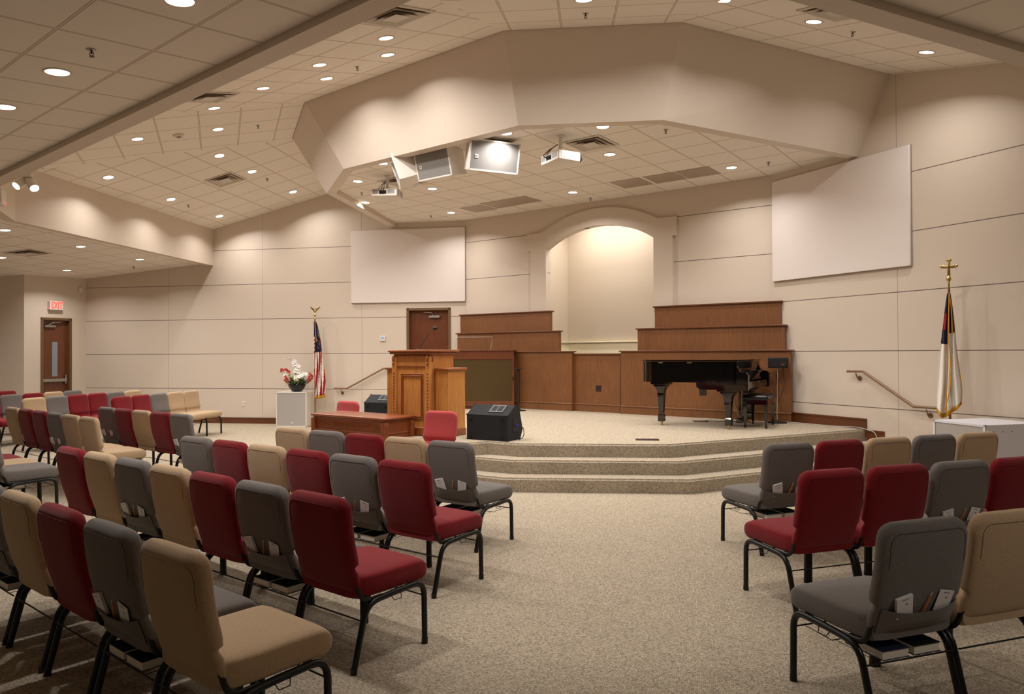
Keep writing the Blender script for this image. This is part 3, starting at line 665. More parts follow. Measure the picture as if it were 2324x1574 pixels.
def outlet(fr, off, x, z, mat, w_, h_, lab, cat='outlet'):
    t = thing('wall_outlet', lab, cat, fr.P(x, off, z), fr.rot); mb = MB(); mb.rbox((0, -.004, 0), (w_, .008, h_), .003); mb.build('cover_plate', mat, t)
    for dz in (-.02, .02):
        mb = MB(); mb.rbox((0, -.009, dz * h_ / .1), (w_ * .45, .004, h_ * .25), .002); mb.build('socket', 'dark' if mat == 'plate' else 'trim', t)
x, z = FL.hit(553, 916); outlet(FL, 0, x, z, 'white', .075, .12, 'white power outlet low on the left wall beside the chairs')
# exit sign over the side door
x, z = FD.hit(129, 693, -.1); t = thing('exit_sign', 'small lit red EXIT sign above the side door', 'exit sign', FD.P(x, -.0, z), FD.rot)
mb = MB(); mb.rbox((0, -.05, 0), (.32, .1, .21), .012); mb.build('housing', 'white', t)
text_mesh('EXIT', .215, .004, 'letters', 'exitred', t, Matrix.Translation((0, -.106, 0)) @ UPR @ Matrix.Diagonal((.62, 1.0, 1, 1)), bold=0.004)
mb = MB(); mb.sphere((-.17, -.06, -.07), .008, 6); mb.build('indicator', 'led', t)
x, z = FD.hit(181, 658); t = MB(); t.rbox((0, -.02, 0), (.09, .05, .11), .008); o = t.build('wall_sensor', 'white'); o.location = FD.P(x, 0, z); o.rotation_euler = (0, 0, FD.rot); tag(o, 'small white box high on the wall right of the exit door', 'sensor')
# wall-mounted unit and track spots near the fascia corner, left edge
FG = Fr(g2, g1 - g2)
x, z = FG.hit(2, 448, -.08); t = thing('emergency_light', 'white emergency light box cut by the left edge of the photo', 'emergency light', FG.P(x, 0, z), FG.rot)
mb = MB(); mb.rbox((0, -.06, 0), (.26, .12, .22), .02); mb.build('housing', 'white', t); mb = MB(); mb.sphere((.06, -.125, -.07), .008, 6); mb.build('indicator', 'led', t)
Pt, _n = ceil_pt(60, 383, 'S0')
t = thing('twin_spotlight', 'pair of white cylindrical spotlights hanging below the beam at left', 'spotlight', V3(V2(AtZ(60, 412, 3.97)) , 0)); c = AtZ(63, 415, 3.94); t.location = c
mb = MB(); mb.cyl((0, 0, .10), (0, 0, .62), .012, 8); mb.rbox((0, 0, .10), (.12, .06, .05), .01); mb.build('mount', 'white', t)
for sx, dxx, off in ((-1, -.09, 0.0), (1, .06, -.02)):
    ax = Vector((.55 if sx > 0 else -.25, -.35 if sx > 0 else -.7, -.62)).normalized(); c0 = Vector((dxx, 0, off)); Rm = Matrix.Translation(c0) @ ax.to_track_quat('Z', 'Y').to_matrix().to_4x4()
    mb = MB(); mb.lathe([(.02, -.1), (.055, -.1), (.06, -.09), (.06, .09), (.054, .09), (.05, .07)], n=20, M_=Rm); hd = mb.build('lamp_head', 'white', t, 40)
    mb = MB(); mb.lathe([(.001, .082), (.053, .082), (.053, .088), (.001, .089)], n=20, M_=Rm); mb.build('lens', 'lens', hd)

# ================================================================== choir front
def tier(name, lab, x0, x1, off, z0, z1, base=True, seams=()):
    t = thing(name, lab, 'choir partition', FC.P(0, 0, 0), FC.rot, 'stepped wooden choir partitions')
    mb = MB(); mb.bb((x0, -off, z0), (x1, -off + .09, z1 - .02)); mb.build('panel', 'choir', t)
    mb = MB(); mb.rbox(((x0 + x1) / 2, -off + .045, z1 - .012), (x1 - x0 + .06, .15, .026), .006); mb.build('cap_rail', 'choird', t)
    if base:
        mb = MB(); mb.bb((x0 - .004, -off - .018, z0), (x1 + .004, -off, z0 + .13)); mb.rbox(((x0 + x1) / 2, -off - .014, z0 + .14), (x1 - x0 + .02, .036, .028), .012); mb.build('base_moulding', 'choir', t)
    for sx in seams:
        mb = MB(); mb.bb((sx - .003, -off - .0015, z0 + .15), (sx + .003, -off, z1 - .03)); mb.build('seam', 'choird', t)
    return t
h = lambda x, y, off: FC.hit(x, y, -off)
o3, o2, o1 = .12, .22, .32
tier('choir_partition', 'top tier of the right wooden choir partition under the arch side', h(1486, 700, o3)[0], h(1772, 690, o3)[0], o3, 1.9, 2.475, False)
tier('choir_partition', 'middle tier of the right wooden choir partition', h(1447, 750, o2)[0], h(1781, 740, o2)[0], o2, 1.5, 2.075, False)
tier('choir_partition', 'lowest and widest tier of the right wooden choir partition behind the piano', h(1409, 800, o1)[0], h(1794, 800, o1)[0], o1, .495, 1.665)
tier('choir_partition', 'top tier of the left wooden choir partition', h(1045, 720, o3)[0] , h(1248, 712, o3)[0], o3, 1.9, 2.485, False)
tier('choir_partition', 'middle tier of the left wooden choir partition', h(1038, 760, o2)[0], h(1268, 757, o2)[0], o2, 1.5, 2.075, False, seams=(h(1160, 780, o2)[0],))
tier('choir_partition', 'lowest tier of the left wooden choir partition behind the large cloth front cabinet', h(1060, 800, o1)[0], h(1298, 800, o1)[0], o1, .495, 1.665)
tier('choir_partition', 'low middle wooden partition in front of the baptistry tub', h(1302, 800, .24)[0], h(1407, 800, .24)[0], .24, .495, 1.615)
x, z = h(1358, 881, .25); outlet(FC, -.24, x, z, 'plate', .12, .115, 'dark square outlet plate on the low middle partition')
x, z = h(1595, 888, .33); outlet(FC, -o1, x, z, 'plate', .13, .13, 'dark square outlet plate on the partition behind the piano')

# ================================================================== chairs
def sring(cx, cy, cz, ax, an, hw_, ht, n=28, e=4.0, u=Vector((1, 0, 0)), v=Vector((0, 1, 0))):
    out = []
    for k in range(n):
        a = 2 * PI * k / n; c, s_ = math.cos(a), math.sin(a)
        out.append(Vector((cx, cy, cz)) + u * (hw_ * math.copysign(abs(c) ** (2 / e), c)) + v * (ht * math.copysign(abs(s_) ** (2 / e), s_)))
    return out
def rear_y(z):      # rear surface of the backrest
    t = (z - .40) / .49; return -0.222 - 0.10 * t - 0.022 * math.sin(PI * min(1, max(0, t)))
def cushion_back():
    rings = []
    for z in [.392, .396, .405, .43, .46, .49, .505, .515, .525, .54, .57, .62, .67, .72, .77, .80, .825, .845, .86, .872, .881, .887, .889]:
        w_, th = .236, .034
        if .50 < z < .53: w_, th = .230, .030
        elif z >= .53: w_ = .246; th = .044 if z > .56 else .040
        d = .89 - z; r = .085
        if d < r: w_ -= r - math.sqrt(max(0, r * r - (r - d) ** 2))
        yr = rear_y(z)
        if d < .04: k = math.sqrt(max(.03, 1 - ((.04 - d) / .04) ** 2)); yr += th * (1 - k) * .9; th *= k
        if z < .41: k = .55 + (z - .392) * 25; yr += th * (1 - k); th *= k; w_ -= (.41 - z) * .6
        rings.append(sring(0, yr + th, z, 0, 0, w_, th, 36, 3.6, Vector((1, 0, 0)), Vector((0, 1, .2)).normalized()))
    return MB().loft(rings)
def back_surf(x, z):   # point on the rear face of the backrest
    d = .89 - z; r = .085; w_ = .246 - ((r - math.sqrt(max(0, r * r - (r - d) ** 2))) if d < r else 0); th = .044; yr = rear_y(z)
    if d < .04: k = math.sqrt(max(.03, 1 - ((.04 - d) / .04) ** 2)); yr += th * (1 - k) * .9; th *= k
    h_ = th * max(0.0, 1 - (abs(x) / w_) ** 3.6) ** (1 / 3.6)
    return (x, yr + th - .981 * h_ - .0004, z - .196 * h_)
def back_piping():
    o = [(.212, .70 + .1 * k / 5) for k in range(5)] + [(.157 + .055 * math.cos(PI / 2 * k / 8), .80 + .055 * math.sin(PI / 2 * k / 8)) for k in range(9)]
    o = o + [(.157 * (1 - k / 6), .855) for k in range(1, 6)]
    o = o + [(0, .855)] + [(-x, z) for x, z in o[::-1]]
    return [back_surf(x, z) for x, z in o]
def cushion_seat():
    rings = []; ys = [-.215, -.21, -.19, -.14, -.05, .05, .14, .20, .24, .262, .275, .282]
    for y in ys:
        d = .283 - y; hw_ = .252; zt = .482 - .012 * max(0, (y - .1)); zb = .350
        if y < -.10: hw_ = .232 + .02 * (y + .22) / .12
        if d < .06:
            f = math.sqrt(max(0.0, 1 - ((.06 - d) / .06) ** 2)); zt = .425 + (.480 - .425) * f; zb = .40 - (.40 - .346) * f; hw_ = .252 - .012 * (1 - f)
        if y < -.2: zt -= .01; zb += .01; hw_ -= .008
        rings.append(sring(0, y, (zt + zb) / 2, 0, 0, hw_, (zt - zb) / 2, 36, 6.0, Vector((1, 0, 0)), Vector((0, 0, 1))))
    return MB().loft(rings)
def smooth_path(pts, r=.05, n=5):
    pts = [Vector(p) for p in pts]; out = [pts[0]]
    for i in range(1, len(pts) - 1):
        a, b, c = pts[i - 1], pts[i], pts[i + 1]; d1 = (a - b); d2 = (c - b); rr = min(r, d1.length * .45, d2.length * .45)
        p, q = b + d1.normalized() * rr, b + d2.normalized() * rr
        for k in range(n + 1):
            t = k / n; out.append(p * (1 - t) ** 2 + b * 2 * t * (1 - t) + q * t * t)
    out.append(pts[-1]); return out
PIPE = {'red': 'red', 'rose': 'rose', 'grey': 'greyd', 'tan': 'tand'}
def make_chair(fab, pocket, cname):
    t = thing('chair', 'x', 'chair')
    cushion_seat().build('seat', fab, t, 60); bk = cushion_back().build('backrest', fab, t, 60)
    mb = MB(); mb.tube(back_piping(), .0016, 5); mb.build('piping', PIPE[fab], bk, 60)
    for s_ in (-1, 1):
        X = .25 * s_
        mb = MB(); mb.tube(smooth_path([(X, .255, 0.012), (X, .25, .352), (X, .02, .345)], .085), .0165, 12); mb.cyl((X, .255, 0), (X, .255, .03), .018, 12); mb.build('leg', 'frame', t, 50)
        mb = MB(); mb.tube(smooth_path([(X, .02, .345), (X, -.165, .335), (X, -.25, .012)], .095), .0165, 12); mb.cyl((X, -.25, 0), (X, -.249, .03), .018, 12); mb.build('leg', 'frame', t, 50)
        mb = MB(); mb.tube(smooth_path([(X * .98, -.06, .348), (X * .96, -.185, .345), (X * .9, -.21, .44)], .06), .013, 8, flat=.5); mb.build('back_bracket', 'frame', t, 50)
        mb = MB(); mb.tube([(X + .016 * s_, .06, .34), (X + .03 * s_, .05, .315), (X + .03 * s_, .0, .315), (X + .016 * s_, -.01, .34)], .0025, 5); mb.build('linking_hook', 'wire', t)
    mb = MB(); mb.box((0, .17, .358), (.48, .025, .02)); mb.box((0, -.14, .355), (.48, .025, .02)); mb.build('seat_frame', 'frame', t)
    for y, z in ((-.212, .262), (.237, .275)):
        mb = MB(); mb.tube([(-.25, y, z), (.25, y, z)], .004, 6); mb.build('stretcher', 'wire', t)
    if not pocket: return t
    mb = MB()
    for k in range(5): x = -.18 + k * .09; mb.tube([(x, -.212, .264), (x, .05, .268)], .0016, 4)
    mb.tube([(-.2, .05, .268), (.2, .05, .268)], .0025, 5); mb.tube([(-.2, .05, .268), (-.2, .235, .275)], .002, 5); mb.tube([(.2, .05, .268), (.2, .235, .275)], .002, 5)
    mb.build('book_rack', 'wire', t)
    if pocket:
        mb = MB(); nx = 12; vs = []; fs = []
        for lay in (0, 1):
            for j in range(5):
                for i in range(nx + 1):
                    u = i / nx * 2 - 1; zt = .515 - .03 * (1 - u * u); z = .398 + (zt - .398) * j / 4
                    y = rear_y(z) + .004 - .036 * (1 - u ** 4) * (j / 4) ** .45 + lay * .005
                    vs.append((u * .215, y, z))
        W_ = nx + 1
        for lay in (0, 1):
            for j in range(4):
                for i in range(nx):
                    a = lay * 5 * W_ + j * W_ + i; fs.append((a, a + 1, a + W_ + 1, a + W_))
        for i in range(nx): a = 4 * W_ + i; fs.append((a, a + 1, a + 1 + 5 * W_, a + 5 * W_))
        mb.add(vs, fs); mb.build('back_pocket', fab, t, 60)
    return t
protos = {}
def chair_at(x, y, hd, fab, label, group, pocket=None):
    """hd: compass direction the sitter faces, degrees from +X"""
    pocket = (fab == 'grey') if pocket is None else pocket
    key = (fab, pocket)
    if key not in protos: protos[key] = make_chair(fab, pocket, fab); t = protos[key]
    else: t = dup(protos[key])
    t.location = (x, y, 0); t.rotation_euler = (0, 0, R_(hd - 90)); t['label'] = label; t['category'] = 'chair'; t['group'] = group
    return t
CN = {'red': 'burgundy', 'grey': 'grey', 'tan': 'tan', 'rose': 'bright red'}
hym = None; crd = None; pen = None
def make_book(cov):
    t = thing('hymnal', 'x', 'book'); w_, d, h_ = .155, .215, .042
    mb = MB(); mb.bb((-w_ / 2, -d / 2, 0), (w_ / 2, d / 2, .003)); mb.bb((-w_ / 2, -d / 2, h_ - .003), (w_ / 2, d / 2, h_)); mb.bb((-w_ / 2, d / 2 - .004, .003), (w_ / 2, d / 2, h_ - .003)); mb.build('cover', cov, t)
    mb = MB(); mb.bb((-w_ / 2 + .004, -d / 2 + .004, .003), (w_ / 2 - .004, d / 2 - .004, h_ - .003)); mb.build('pages', 'page', t); return t
def make_card(thick):
    t = thing('card', 'x', 'card'); mb = MB(); mb.rbox((0, 0, .05), (.088, thick, .10), .001, seg=1); mb.build('paper', 'card', t)
    mb = MB(); mb.box((.008, -thick / 2 - .0006, .064), (.012, .0006, .006)); mb.box((0, -thick / 2 - .0006, .088), (.036, .0006, .003)); mb.build('printed_mark', 'ink', t); return t
def make_pencil():
    mb = MB(); mb.tube([(0, 0, 0), (0, 0, .115)], .0035, 6); mb.mi = 1; mb.tube([(0, 0, .115), (0, 0, .13)], [.0035, .0008], 6); return mb.build('pencil', ['pencil', 'page'])
books = {}; cards = {}; pens = []
def extras(x, y, hd, where, bk=True, cd_=(1, 1), pn=1):
    Mx = Matrix.Translation((x, y, 0)) @ Matrix.Rotation(R_(hd - 90), 4, 'Z')
    if bk:
        for sx, cov, cn in ((-.095, 'blue', 'navy'), (.085, 'black', 'black')):
            if cov not in books: books[cov] = make_book(cov); t = books[cov]
            else: t = dup(books[cov])
            t.location = Mx @ Vector((sx, -.11, .2715)); t.rotation_euler = (0, 0, R_(hd - 90)); tag(t, cn + ' hymnal under ' + where, 'book', 'hymnals under the grey chairs')
    zz = .474
    for j, (sx, th, nm, tilt) in enumerate(((-.10, .014, 'thick card stack', -.22), (.11, .003, 'thin white card', .20))):
        if not cd_[j]: continue
        if th not in cards: cards[th] = make_card(th); t = cards[th]
        else: t = dup(cards[th])
        t.location = Mx @ Vector((sx, rear_y(.45) - .020 - (.002 if th > .01 else 0), zz)); t.rotation_euler = Matrix.Rotation(R_(hd - 90), 3, 'Z').to_4x4().to_euler()
        t.rotation_euler = (Matrix.Rotation(R_(hd - 90), 4, 'Z') @ Matrix.Rotation(.25, 4, 'X') @ Matrix.Rotation(tilt, 4, 'Y')).to_euler()
        tag(t, nm + ' behind ' + where, 'card', 'cards in chair back pockets')
    if pn:
        t = make_pencil() if not pens else pens[0].copy()
        if pens: COL.objects.link(t)
        pens.append(t); t.location = Mx @ Vector((.0, rear_y(.45) - .018, .452)); t.rotation_euler = (Matrix.Rotation(R_(hd - 90), 4, 'Z') @ Matrix.Rotation(.25, 4, 'X') @ Matrix.Rotation(.28, 4, 'Y')).to_euler()
        tag(t, 'orange pencil behind ' + where, 'pencil', 'pencils in chair back pockets')
ORD = ['at the aisle end', 'second from the aisle', 'third from the aisle', 'fourth from the aisle', 'fifth from the aisle', 'sixth from the aisle', 'seventh from the aisle']
def row(x, y, hd, step_, cols, rowname, group, side=-1, curve=0.0, ex=True, ords=ORD, exsel=None):
    cx, cy, h_ = x, y, hd
    for i, c in enumerate(cols):
        lab = '%s chair %s, %s' % (CN[c], ords[i], rowname)
        chair_at(cx, cy, h_, c, lab, group)
        if c == 'grey' and ex: extras(cx, cy, h_, lab)
        r = Vector((math.sin(R_(h_)), -math.cos(R_(h_)))) * side
        cx += r.x * step_; cy += r.y * step_; h_ += curve
LG = 'padded chairs left of the centre aisle'; MG = 'padded chairs of the middle left block'; RG = 'padded chairs right of the centre aisle'; FG_ = 'padded chairs of the far left block'
row(-1.13, 3.0, 51, .565, ['tan', 'grey', 'red', 'tan', 'grey'], 'nearest left row', LG)
row(-.85, 4.02, 52, .524, ['red', 'grey', 'red', 'tan', 'grey', 'tan', 'red'], 'second left row', LG)
row(-.58, 5.16, 54, .512, ['red', 'grey', 'red', 'tan', 'red', 'grey'], 'third left row', LG)
row(-.36, 6.26, 55, .512, ['grey', 'tan', 'red', 'grey', 'tan'], 'front left row', LG)
row(1.703, 3.425, 109, .53, ['grey', 'tan'], 'nearest right row', RG, side=1)
row(1.908, 4.786, 108, .53, ['red', 'red', 'grey', 'red'], 'second right row', RG, side=1)
row(2.136, 6.099, 110, .53, ['grey', 'red', 'tan', 'grey', 'tan'], 'front right row', RG, side=1)
row(-3.95, 9.20, 53, .495, ['grey', 'red', 'tan', 'red', 'grey'], 'front row of middle-left block', MG)
row(-4.84, 8.78, 51, .525, ['tan', 'tan', 'grey', 'red', 'red', 'tan'], 'second row of middle-left block', MG)
row(-5.075, 7.463, 50, .53, ['grey', 'tan', 'red'], 'row cut by the left edge', MG)
WO = ['at the wall end', 'second from the wall end', 'third from the wall end', 'fourth from the wall end', 'fifth from the wall end', 'sixth from the wall end', 'seventh from the wall end']
row(-6.30, 14.72, -10, .50, ['tan', 'tan', 'grey', 'red', 'red'], 'first row of far-left block', FG_, side=1, ex=False, ords=WO)
row(-7.58, 14.9, -10, .495, ['tan', 'grey', 'red', 'red', 'grey', 'tan'], 'second row of far-left block', FG_, side=1, ex=False, ords=WO)
row(-8.88, 15.0, -10, .50, ['grey', 'tan', 'red', 'grey', 'red'], 'third row of far-left block', FG_, side=1, ex=False, ords=WO)
row(-10.2, 14.9, -10, .52, ['red'], 'rear row of far-left block', FG_, side=1, ex=False, ords=WO)
FN = -FC.n; fa = math.degrees(math.atan2(FN.y, FN.x))
chair_at(-1.04, 9.0, fa + 8, 'rose', 'bright red chair between the pulpit and the right floor monitor', 'bright red chairs by the pulpit', pocket=False)
chair_at(-2.72, 11.05, fa, 'rose', 'bright red chair behind the left end of the communion table', 'bright red chairs by the pulpit', pocket=False)

# ================================================================== communion table
tp = AtZ(872.4, 949, .78); tb = thing('communion_table', 'carved wooden communion table with lettered apron in front of the pulpit', 'table', (tp.x, tp.y, 0), CROT)
Lx, Ly, H_ = 1.52, .58, .78      # local: x from -Lx..0, y 0..Ly
mb = MB(); mb.rbox((-Lx / 2, Ly / 2, H_ - .018), (Lx, Ly, .036), .016); mb.rbox((-Lx / 2, Ly / 2, H_ - .045), (Lx - .05, Ly - .05, .02), .006); mb.build('tabletop', 'oakt', tb, 40)
mb = MB(); a = .045; mb.bb((-Lx + a, a, 0.06), (-a, Ly - a, H_ - .05)); mb.build('body', 'oakt', tb)
for (x, y) in ((-a, a), (-Lx + a, a), (-a, Ly - a), (-Lx + a, Ly - a)):
    mb = MB(); mb.rbox((x, y, H_ / 2 - .03), (.075, .075, H_ - .06), .006)
    for dx, dy in ((0, -.036), (.036 if x > -.5 else -.036, 0)):
        mb.sphere((x + dx, y + dy, H_ - .13), .018, 8, (.7, .7, 2.6)); mb.sphere((x + dx, y + dy, H_ - .19), .014, 8, (.7, .7, 1.6))
    mb.build('corner_post', 'oakt', tb, 50)
mb = MB(); mb.rbox((-Lx / 2, a - .004, H_ - .215), (Lx - .16, .016, .016), .005); mb.rbox((-a + .004, Ly / 2, H_ - .215), (.016, Ly - .16, .016), .005); mb.build('apron_moulding', 'oakd', tb)
mb = MB(); mb.rbox((-Lx / 2, Ly / 2, .04), (Lx - .04, Ly - .04, .08), .01); mb.build('plinth', 'oakt', tb)
text_mesh('THIS DO IN REMEMBRANCE OF ME', .082, .004, 'carved_lettering', 'oakd', tb, Matrix.Translation((-Lx / 2 - .02, a - .003, H_ - .13)) @ UPR @ Matrix.Diagonal((.95, 1, 1, 1)))

# ================================================================== pulpit
pc = AtZ(977, 990.5, zp); pu = thing('pulpit', 'tall carved golden oak pulpit with lower side wings', 'pulpit', (pc.x, pc.y, zp), CROT)
Wd, Dp, Hh = .74, .50, 1.18
mb = MB(); mb.bb((-Wd + .02, .02, .1), (-.02, Dp, Hh - .05)); mb.build('body', 'oak', pu)
mb = MB(); mb.rbox((-Wd / 2, Dp / 2 + .01, .06), (Wd + .06, Dp + .06, .12), .012); mb.build('plinth', 'oakd', pu)
mb = MB(); mb.rbox((-Wd / 2, Dp / 2 + .01, Hh - .015), (Wd + .10, Dp + .1, .035), .014); mb.rbox((-Wd / 2, Dp / 2, Hh - .045), (Wd + .05, Dp + .05, .03), .01); mb.build('top', 'oakd', pu, 40)
for x in (-Wd + .045, -.045):
    mb = MB(); mb.rbox((x, .012, .60), (.09, .035, .98), .004); mb.build('pilaster', 'oak', pu)
    mb = MB()
    for k in range(16): mb.sphere((x, -.008, .18 + k * .045), .012, 6, (1, .7, 1.4))
    mb.build('carved_beading', 'oakd', pu, 50)
    mb = MB(); mb.sphere((x, -.012, 1.06), .022, 8, (.9, .8, 2.2)); mb.sphere((x, -.016, .99), .018, 8, (.9, .8, 1.4)); mb.build('carved_scroll', 'oakd', pu, 50)
mb = MB(); mb.sphere((.012 - .02, .05, 1.06), .022, 8, (.8, .9, 2.2)); mb.build('carved_scroll', 'oakd', pu, 50)
mb = MB()
def framed(mb, x0, x1, z0, z1, y, wd=.018, dp=.016):
    mb.rbox(((x0 + x1) / 2, y, z0), (x1 - x0 + wd, dp, wd), .005); mb.rbox(((x0 + x1) / 2, y, z1), (x1 - x0 + wd, dp, wd), .005)
    mb.rbox((x0, y, (z0 + z1) / 2), (wd, dp, z1 - z0), .005); mb.rbox((x1, y, (z0 + z1) / 2), (wd, dp, z1 - z0), .005)
framed(mb, -Wd + .20, -.18, .26, .82, .012); framed(mb, -Wd + .175, -.155, .235, .845, .014, .012); mb.build('panel_moulding', 'oakd', pu)
mb = MB(); mb.rbox((-Wd / 2, .012, .955), (Wd - .17, .018, .02), .006); mb.rbox((-Wd / 2, .012, 1.10), (Wd - .17, .018, .015), .005); mb.build('frieze_moulding', 'oakd', pu)
for sx in (1, -1):
    x0, x1 = (.0, .235) if sx > 0 else (-Wd - .20, -Wd)
    y0_, y1_ = .10, .45
    wg = MB(); wg.bb((x0 - (0 if sx > 0 else 0), y0_, .0), (x1, y1_, .90)); wing = wg.build('wing', 'oak', pu)
    mb = MB(); mb.rbox(((x0 + x1) / 2 + .01 * sx, (y0_ + y1_) / 2, .915), (x1 - x0 + .035, y1_ - y0_ + .05, .035), .012); mb.build('wing_cap', 'oakd', wing, 40)
    mb = MB(); mb.rbox(((x0 + x1) / 2, (y0_ + y1_) / 2, .05), (x1 - x0 + .02, y1_ - y0_ + .03, .10), .01); mb.build('wing_plinth', 'oakd', wing)
mc = thing('microphone', 'black gooseneck microphone rising from the pulpit top', 'microphone', pu.matrix_world @ Vector((0, 0, 0)), 0)
bpy.context.view_layer.update()
mp_ = AtZ(948, 791, zp + Hh) ; ptop = FC.n * .2
mloc = Vector((pc.x, pc.y, 0)) + Vector((-FC.d.x * .36 + FC.n.x * .15, -FC.d.y * .36 + FC.n.y * .15, zp + Hh)); mc.location = mloc
mb = MB(); mb.lathe([(.03, 0), (.032, .008), (.012, .014)], n=14); mb.build('base', 'black2', mc)
mb = MB(); neck = smooth_path([(0, 0, .01), (.13, 0, .22), (.22, 0, .30)], .05); mb.tube(neck, .005, 6); mb.build('gooseneck', 'wire', mc, 50)
mb = MB(); mb.sphere((.235, 0, .305), .03, 10, (1.25, 1, .9)); mb.build('windscreen', 'rubber', mc, 50)

# ================================================================== loudspeakers and stage gear
def badge(t, M_, s=.05):
    mb = MB(); mb.rbox((0, 0, 0), (s, .006, s), .002, M_=M_); b_ = mb.build('badge', 'white', t)
    text_mesh('EV', s * .5, .0012, 'badge_letters', 'dark', b_, M_ @ Matrix.Translation((0, -.004, 0)) @ UPR)
def sub(loc, rz, lab, w_=.70, d=.78, h_=.78, cold='white'):
    t = thing('floor_loudspeaker', lab, 'loudspeaker', loc, rz, 'white box loudspeakers on the floor')
    mb = MB(); mb.rbox((0, d / 2 + .015, h_ / 2), (w_, d - .03, h_), .006)
    for (x, z, a_, b_) in ((0, .012, w_, .024), (0, h_ - .012, w_, .024), (-w_ / 2 + .012, h_ / 2, .024, h_), (w_ / 2 - .012, h_ / 2, .024, h_)): mb.box((x, .015, z), (a_, .03, b_))
    mb.build('cabinet', cold, t)
    mb = MB(); mb.box((0, .02, h_ / 2), (w_ - .05, .02, h_ - .05)); gr = mb.build('grille', 'grille', t)
    badge(t, Matrix.Translation((0.02, .005, .09)), .045)
    mb = MB()
    for k in range(3): mb.cyl((w_ / 2 - .001, .12 + k * .13, h_ - .08), (w_ / 2 + .003, .12 + k * .13, h_ - .08), .009, 8)
    mb.build('screw', 'steel', t)
    return t
bl = AtZ(628, 968, 0); s1 = sub((bl.x + .35, bl.y - .08, 0), R_(-4), 'white box loudspeaker with grey grille under the flower bowl')
rp = AtZ(2117.6, 951.6, .80); rf_ = AtZ(2235, 964.3, .80); dd = Vector((rf_.x - rp.x, rf_.y - rp.y)); rr = math.atan2(dd.y, dd.x)
mid = (rp + rf_) / 2; s2 = sub((mid.x, mid.y, 0), rr, 'white box loudspeaker at right below the white flag', dd.length, .80, .80, 'white2')
def hang(px, py, z, rz, tilt, w_, h_, d, lab, M0=None):
    t = thing('hanging_loudspeaker', lab, 'loudspeaker', AtZ(px, py, z), 0, 'white loudspeakers hung under the bulkhead')
    t.rotation_euler = (Matrix.Rotation(rz, 4, 'Z') @ Matrix.Rotation(tilt, 4, 'X')).to_euler()
    poly = [(-w_ / 2, 0), (w_ / 2, 0), (w_ * .37, d), (-w_ * .37, d)]
    mb = MB(); mb.prism(poly, -h_ / 2, h_ / 2); mb.build('cabinet', 'white', t)
    mb = MB()
    for (x, z_, a_, b_) in ((0, -h_ / 2 + .01, w_, .02), (0, h_ / 2 - .01, w_, .02), (-w_ / 2 + .01, 0, .02, h_), (w_ / 2 - .01, 0, .02, h_)): mb.box((x, -.008, z_), (a_, .018, b_))
    mb.build('front_frame', 'white', t)
    mb = MB(); mb.box((0, -.006, 0), (w_ - .04, .012, h_ - .04)); mb.build('grille', 'grille2', t)
    badge(t, Matrix.Translation((-w_ * .36, -.016, -.02)), .05)
    mb = MB()
    for sx in (-1, 1):
        for k in (-1, 1):
            p = Vector((sx * w_ * .40, d * .45, k * h_ * .3)); mb.sphere(p, .012, 6)
    mb.build('rigging_point', 'dark', t)
    mb = MB(); mb.cyl((0, d * .5, h_ / 2), (0, d * .5, h_ / 2 + .3), .012, 8); mb.build('bracket', 'steel', t)
    return t
hang(1122, 355, 4.33, R_(24), R_(15), .74, .42, .42, 'largest hanging white loudspeaker with bright lit grille')
hang(983, 371, 4.36, R_(-37), R_(15), .66, .42, .42, 'middle hanging white loudspeaker with grey grille')
hang(899, 388, 4.37, R_(-82), R_(20), .66, .42, .42, 'leftmost hanging white loudspeaker seen from its side')
def projector(px, py, mx, my, rz, lab, z0):
    m_, _ = ceil_pt(mx, my, 'ST'); t = thing('projector', lab, 'projector', (m_.x, m_.y, ZST), rz, 'white ceiling projectors')
    dz = z0 - ZST
    mb = MB(); mb.lathe([(.06, 0), (.06, -.012), (.03, -.02), (.024, -.03)], n=18); mb.cyl((0, 0, 0), (0, 0, dz + .10), .024, 14); mb.build('ceiling_mount', 'white', t, 40)
    mb = MB(); mb.rbox((0, 0, dz + .09), (.16, .12, .02), .006); mb.rbox((0, 0, dz + .075), (.2, .05, .03), .006); mb.build('bracket', 'steel', t)
    mb = MB(); mb.rbox((0, 0, dz), (.44, .36, .13), .018); bd = mb.build('body', 'white', t, 40)
    for i, (x, w_) in enumerate(((-.15, .09), (.12, .12))):
        mb = MB(); mb.box((x, -.1805, dz + .01), (w_, .004, .07)); mb.build('air_vent', 'grille2', bd)
    mb = MB(); mb.box((.2205, .06, dz + .01), (.004, .12, .07)); mb.box((.2205, -.1, dz + .01), (.004, .08, .07)); mb.build('air_vent', 'grille2', bd)
    mb = MB(); mb.box((-.02, -.1815, dz), (.12, .004, .06)); mb.build('socket_panel', 'dark', bd)
    mb = MB(); mb.cyl((.14, .17, dz), (.14, .23, dz), .045, 16); mb.build('lens', 'black2', t, 40)
    for k in range(3):
        mb = MB(); mb.tube(smooth_path([(-.05 + k * .03, -.185, dz - .01), (-.08 + .04 * k, -.24, dz + .03 - .02 * k), (-.06 + .03 * k, -.15, dz + .12), (-.02, -.03, dz + .2)], .05), .005, 6); mb.build('cable', 'cable', t, 50)
    return t
projector(0, 0, 879, 399, R_(-8), 'white ceiling projector at left with cables at its back', AtPlane(870, 441, ceil_pt(879, 399, 'ST')[0], Vector((0, 1, 0))).z)
projector(0, 0, 1272, 308, R_(-60), 'white ceiling projector right of the hanging loudspeakers', AtPlane(1268, 361, ceil_pt(1272, 308, 'ST')[0], Vector((0, 1, 0))).z)
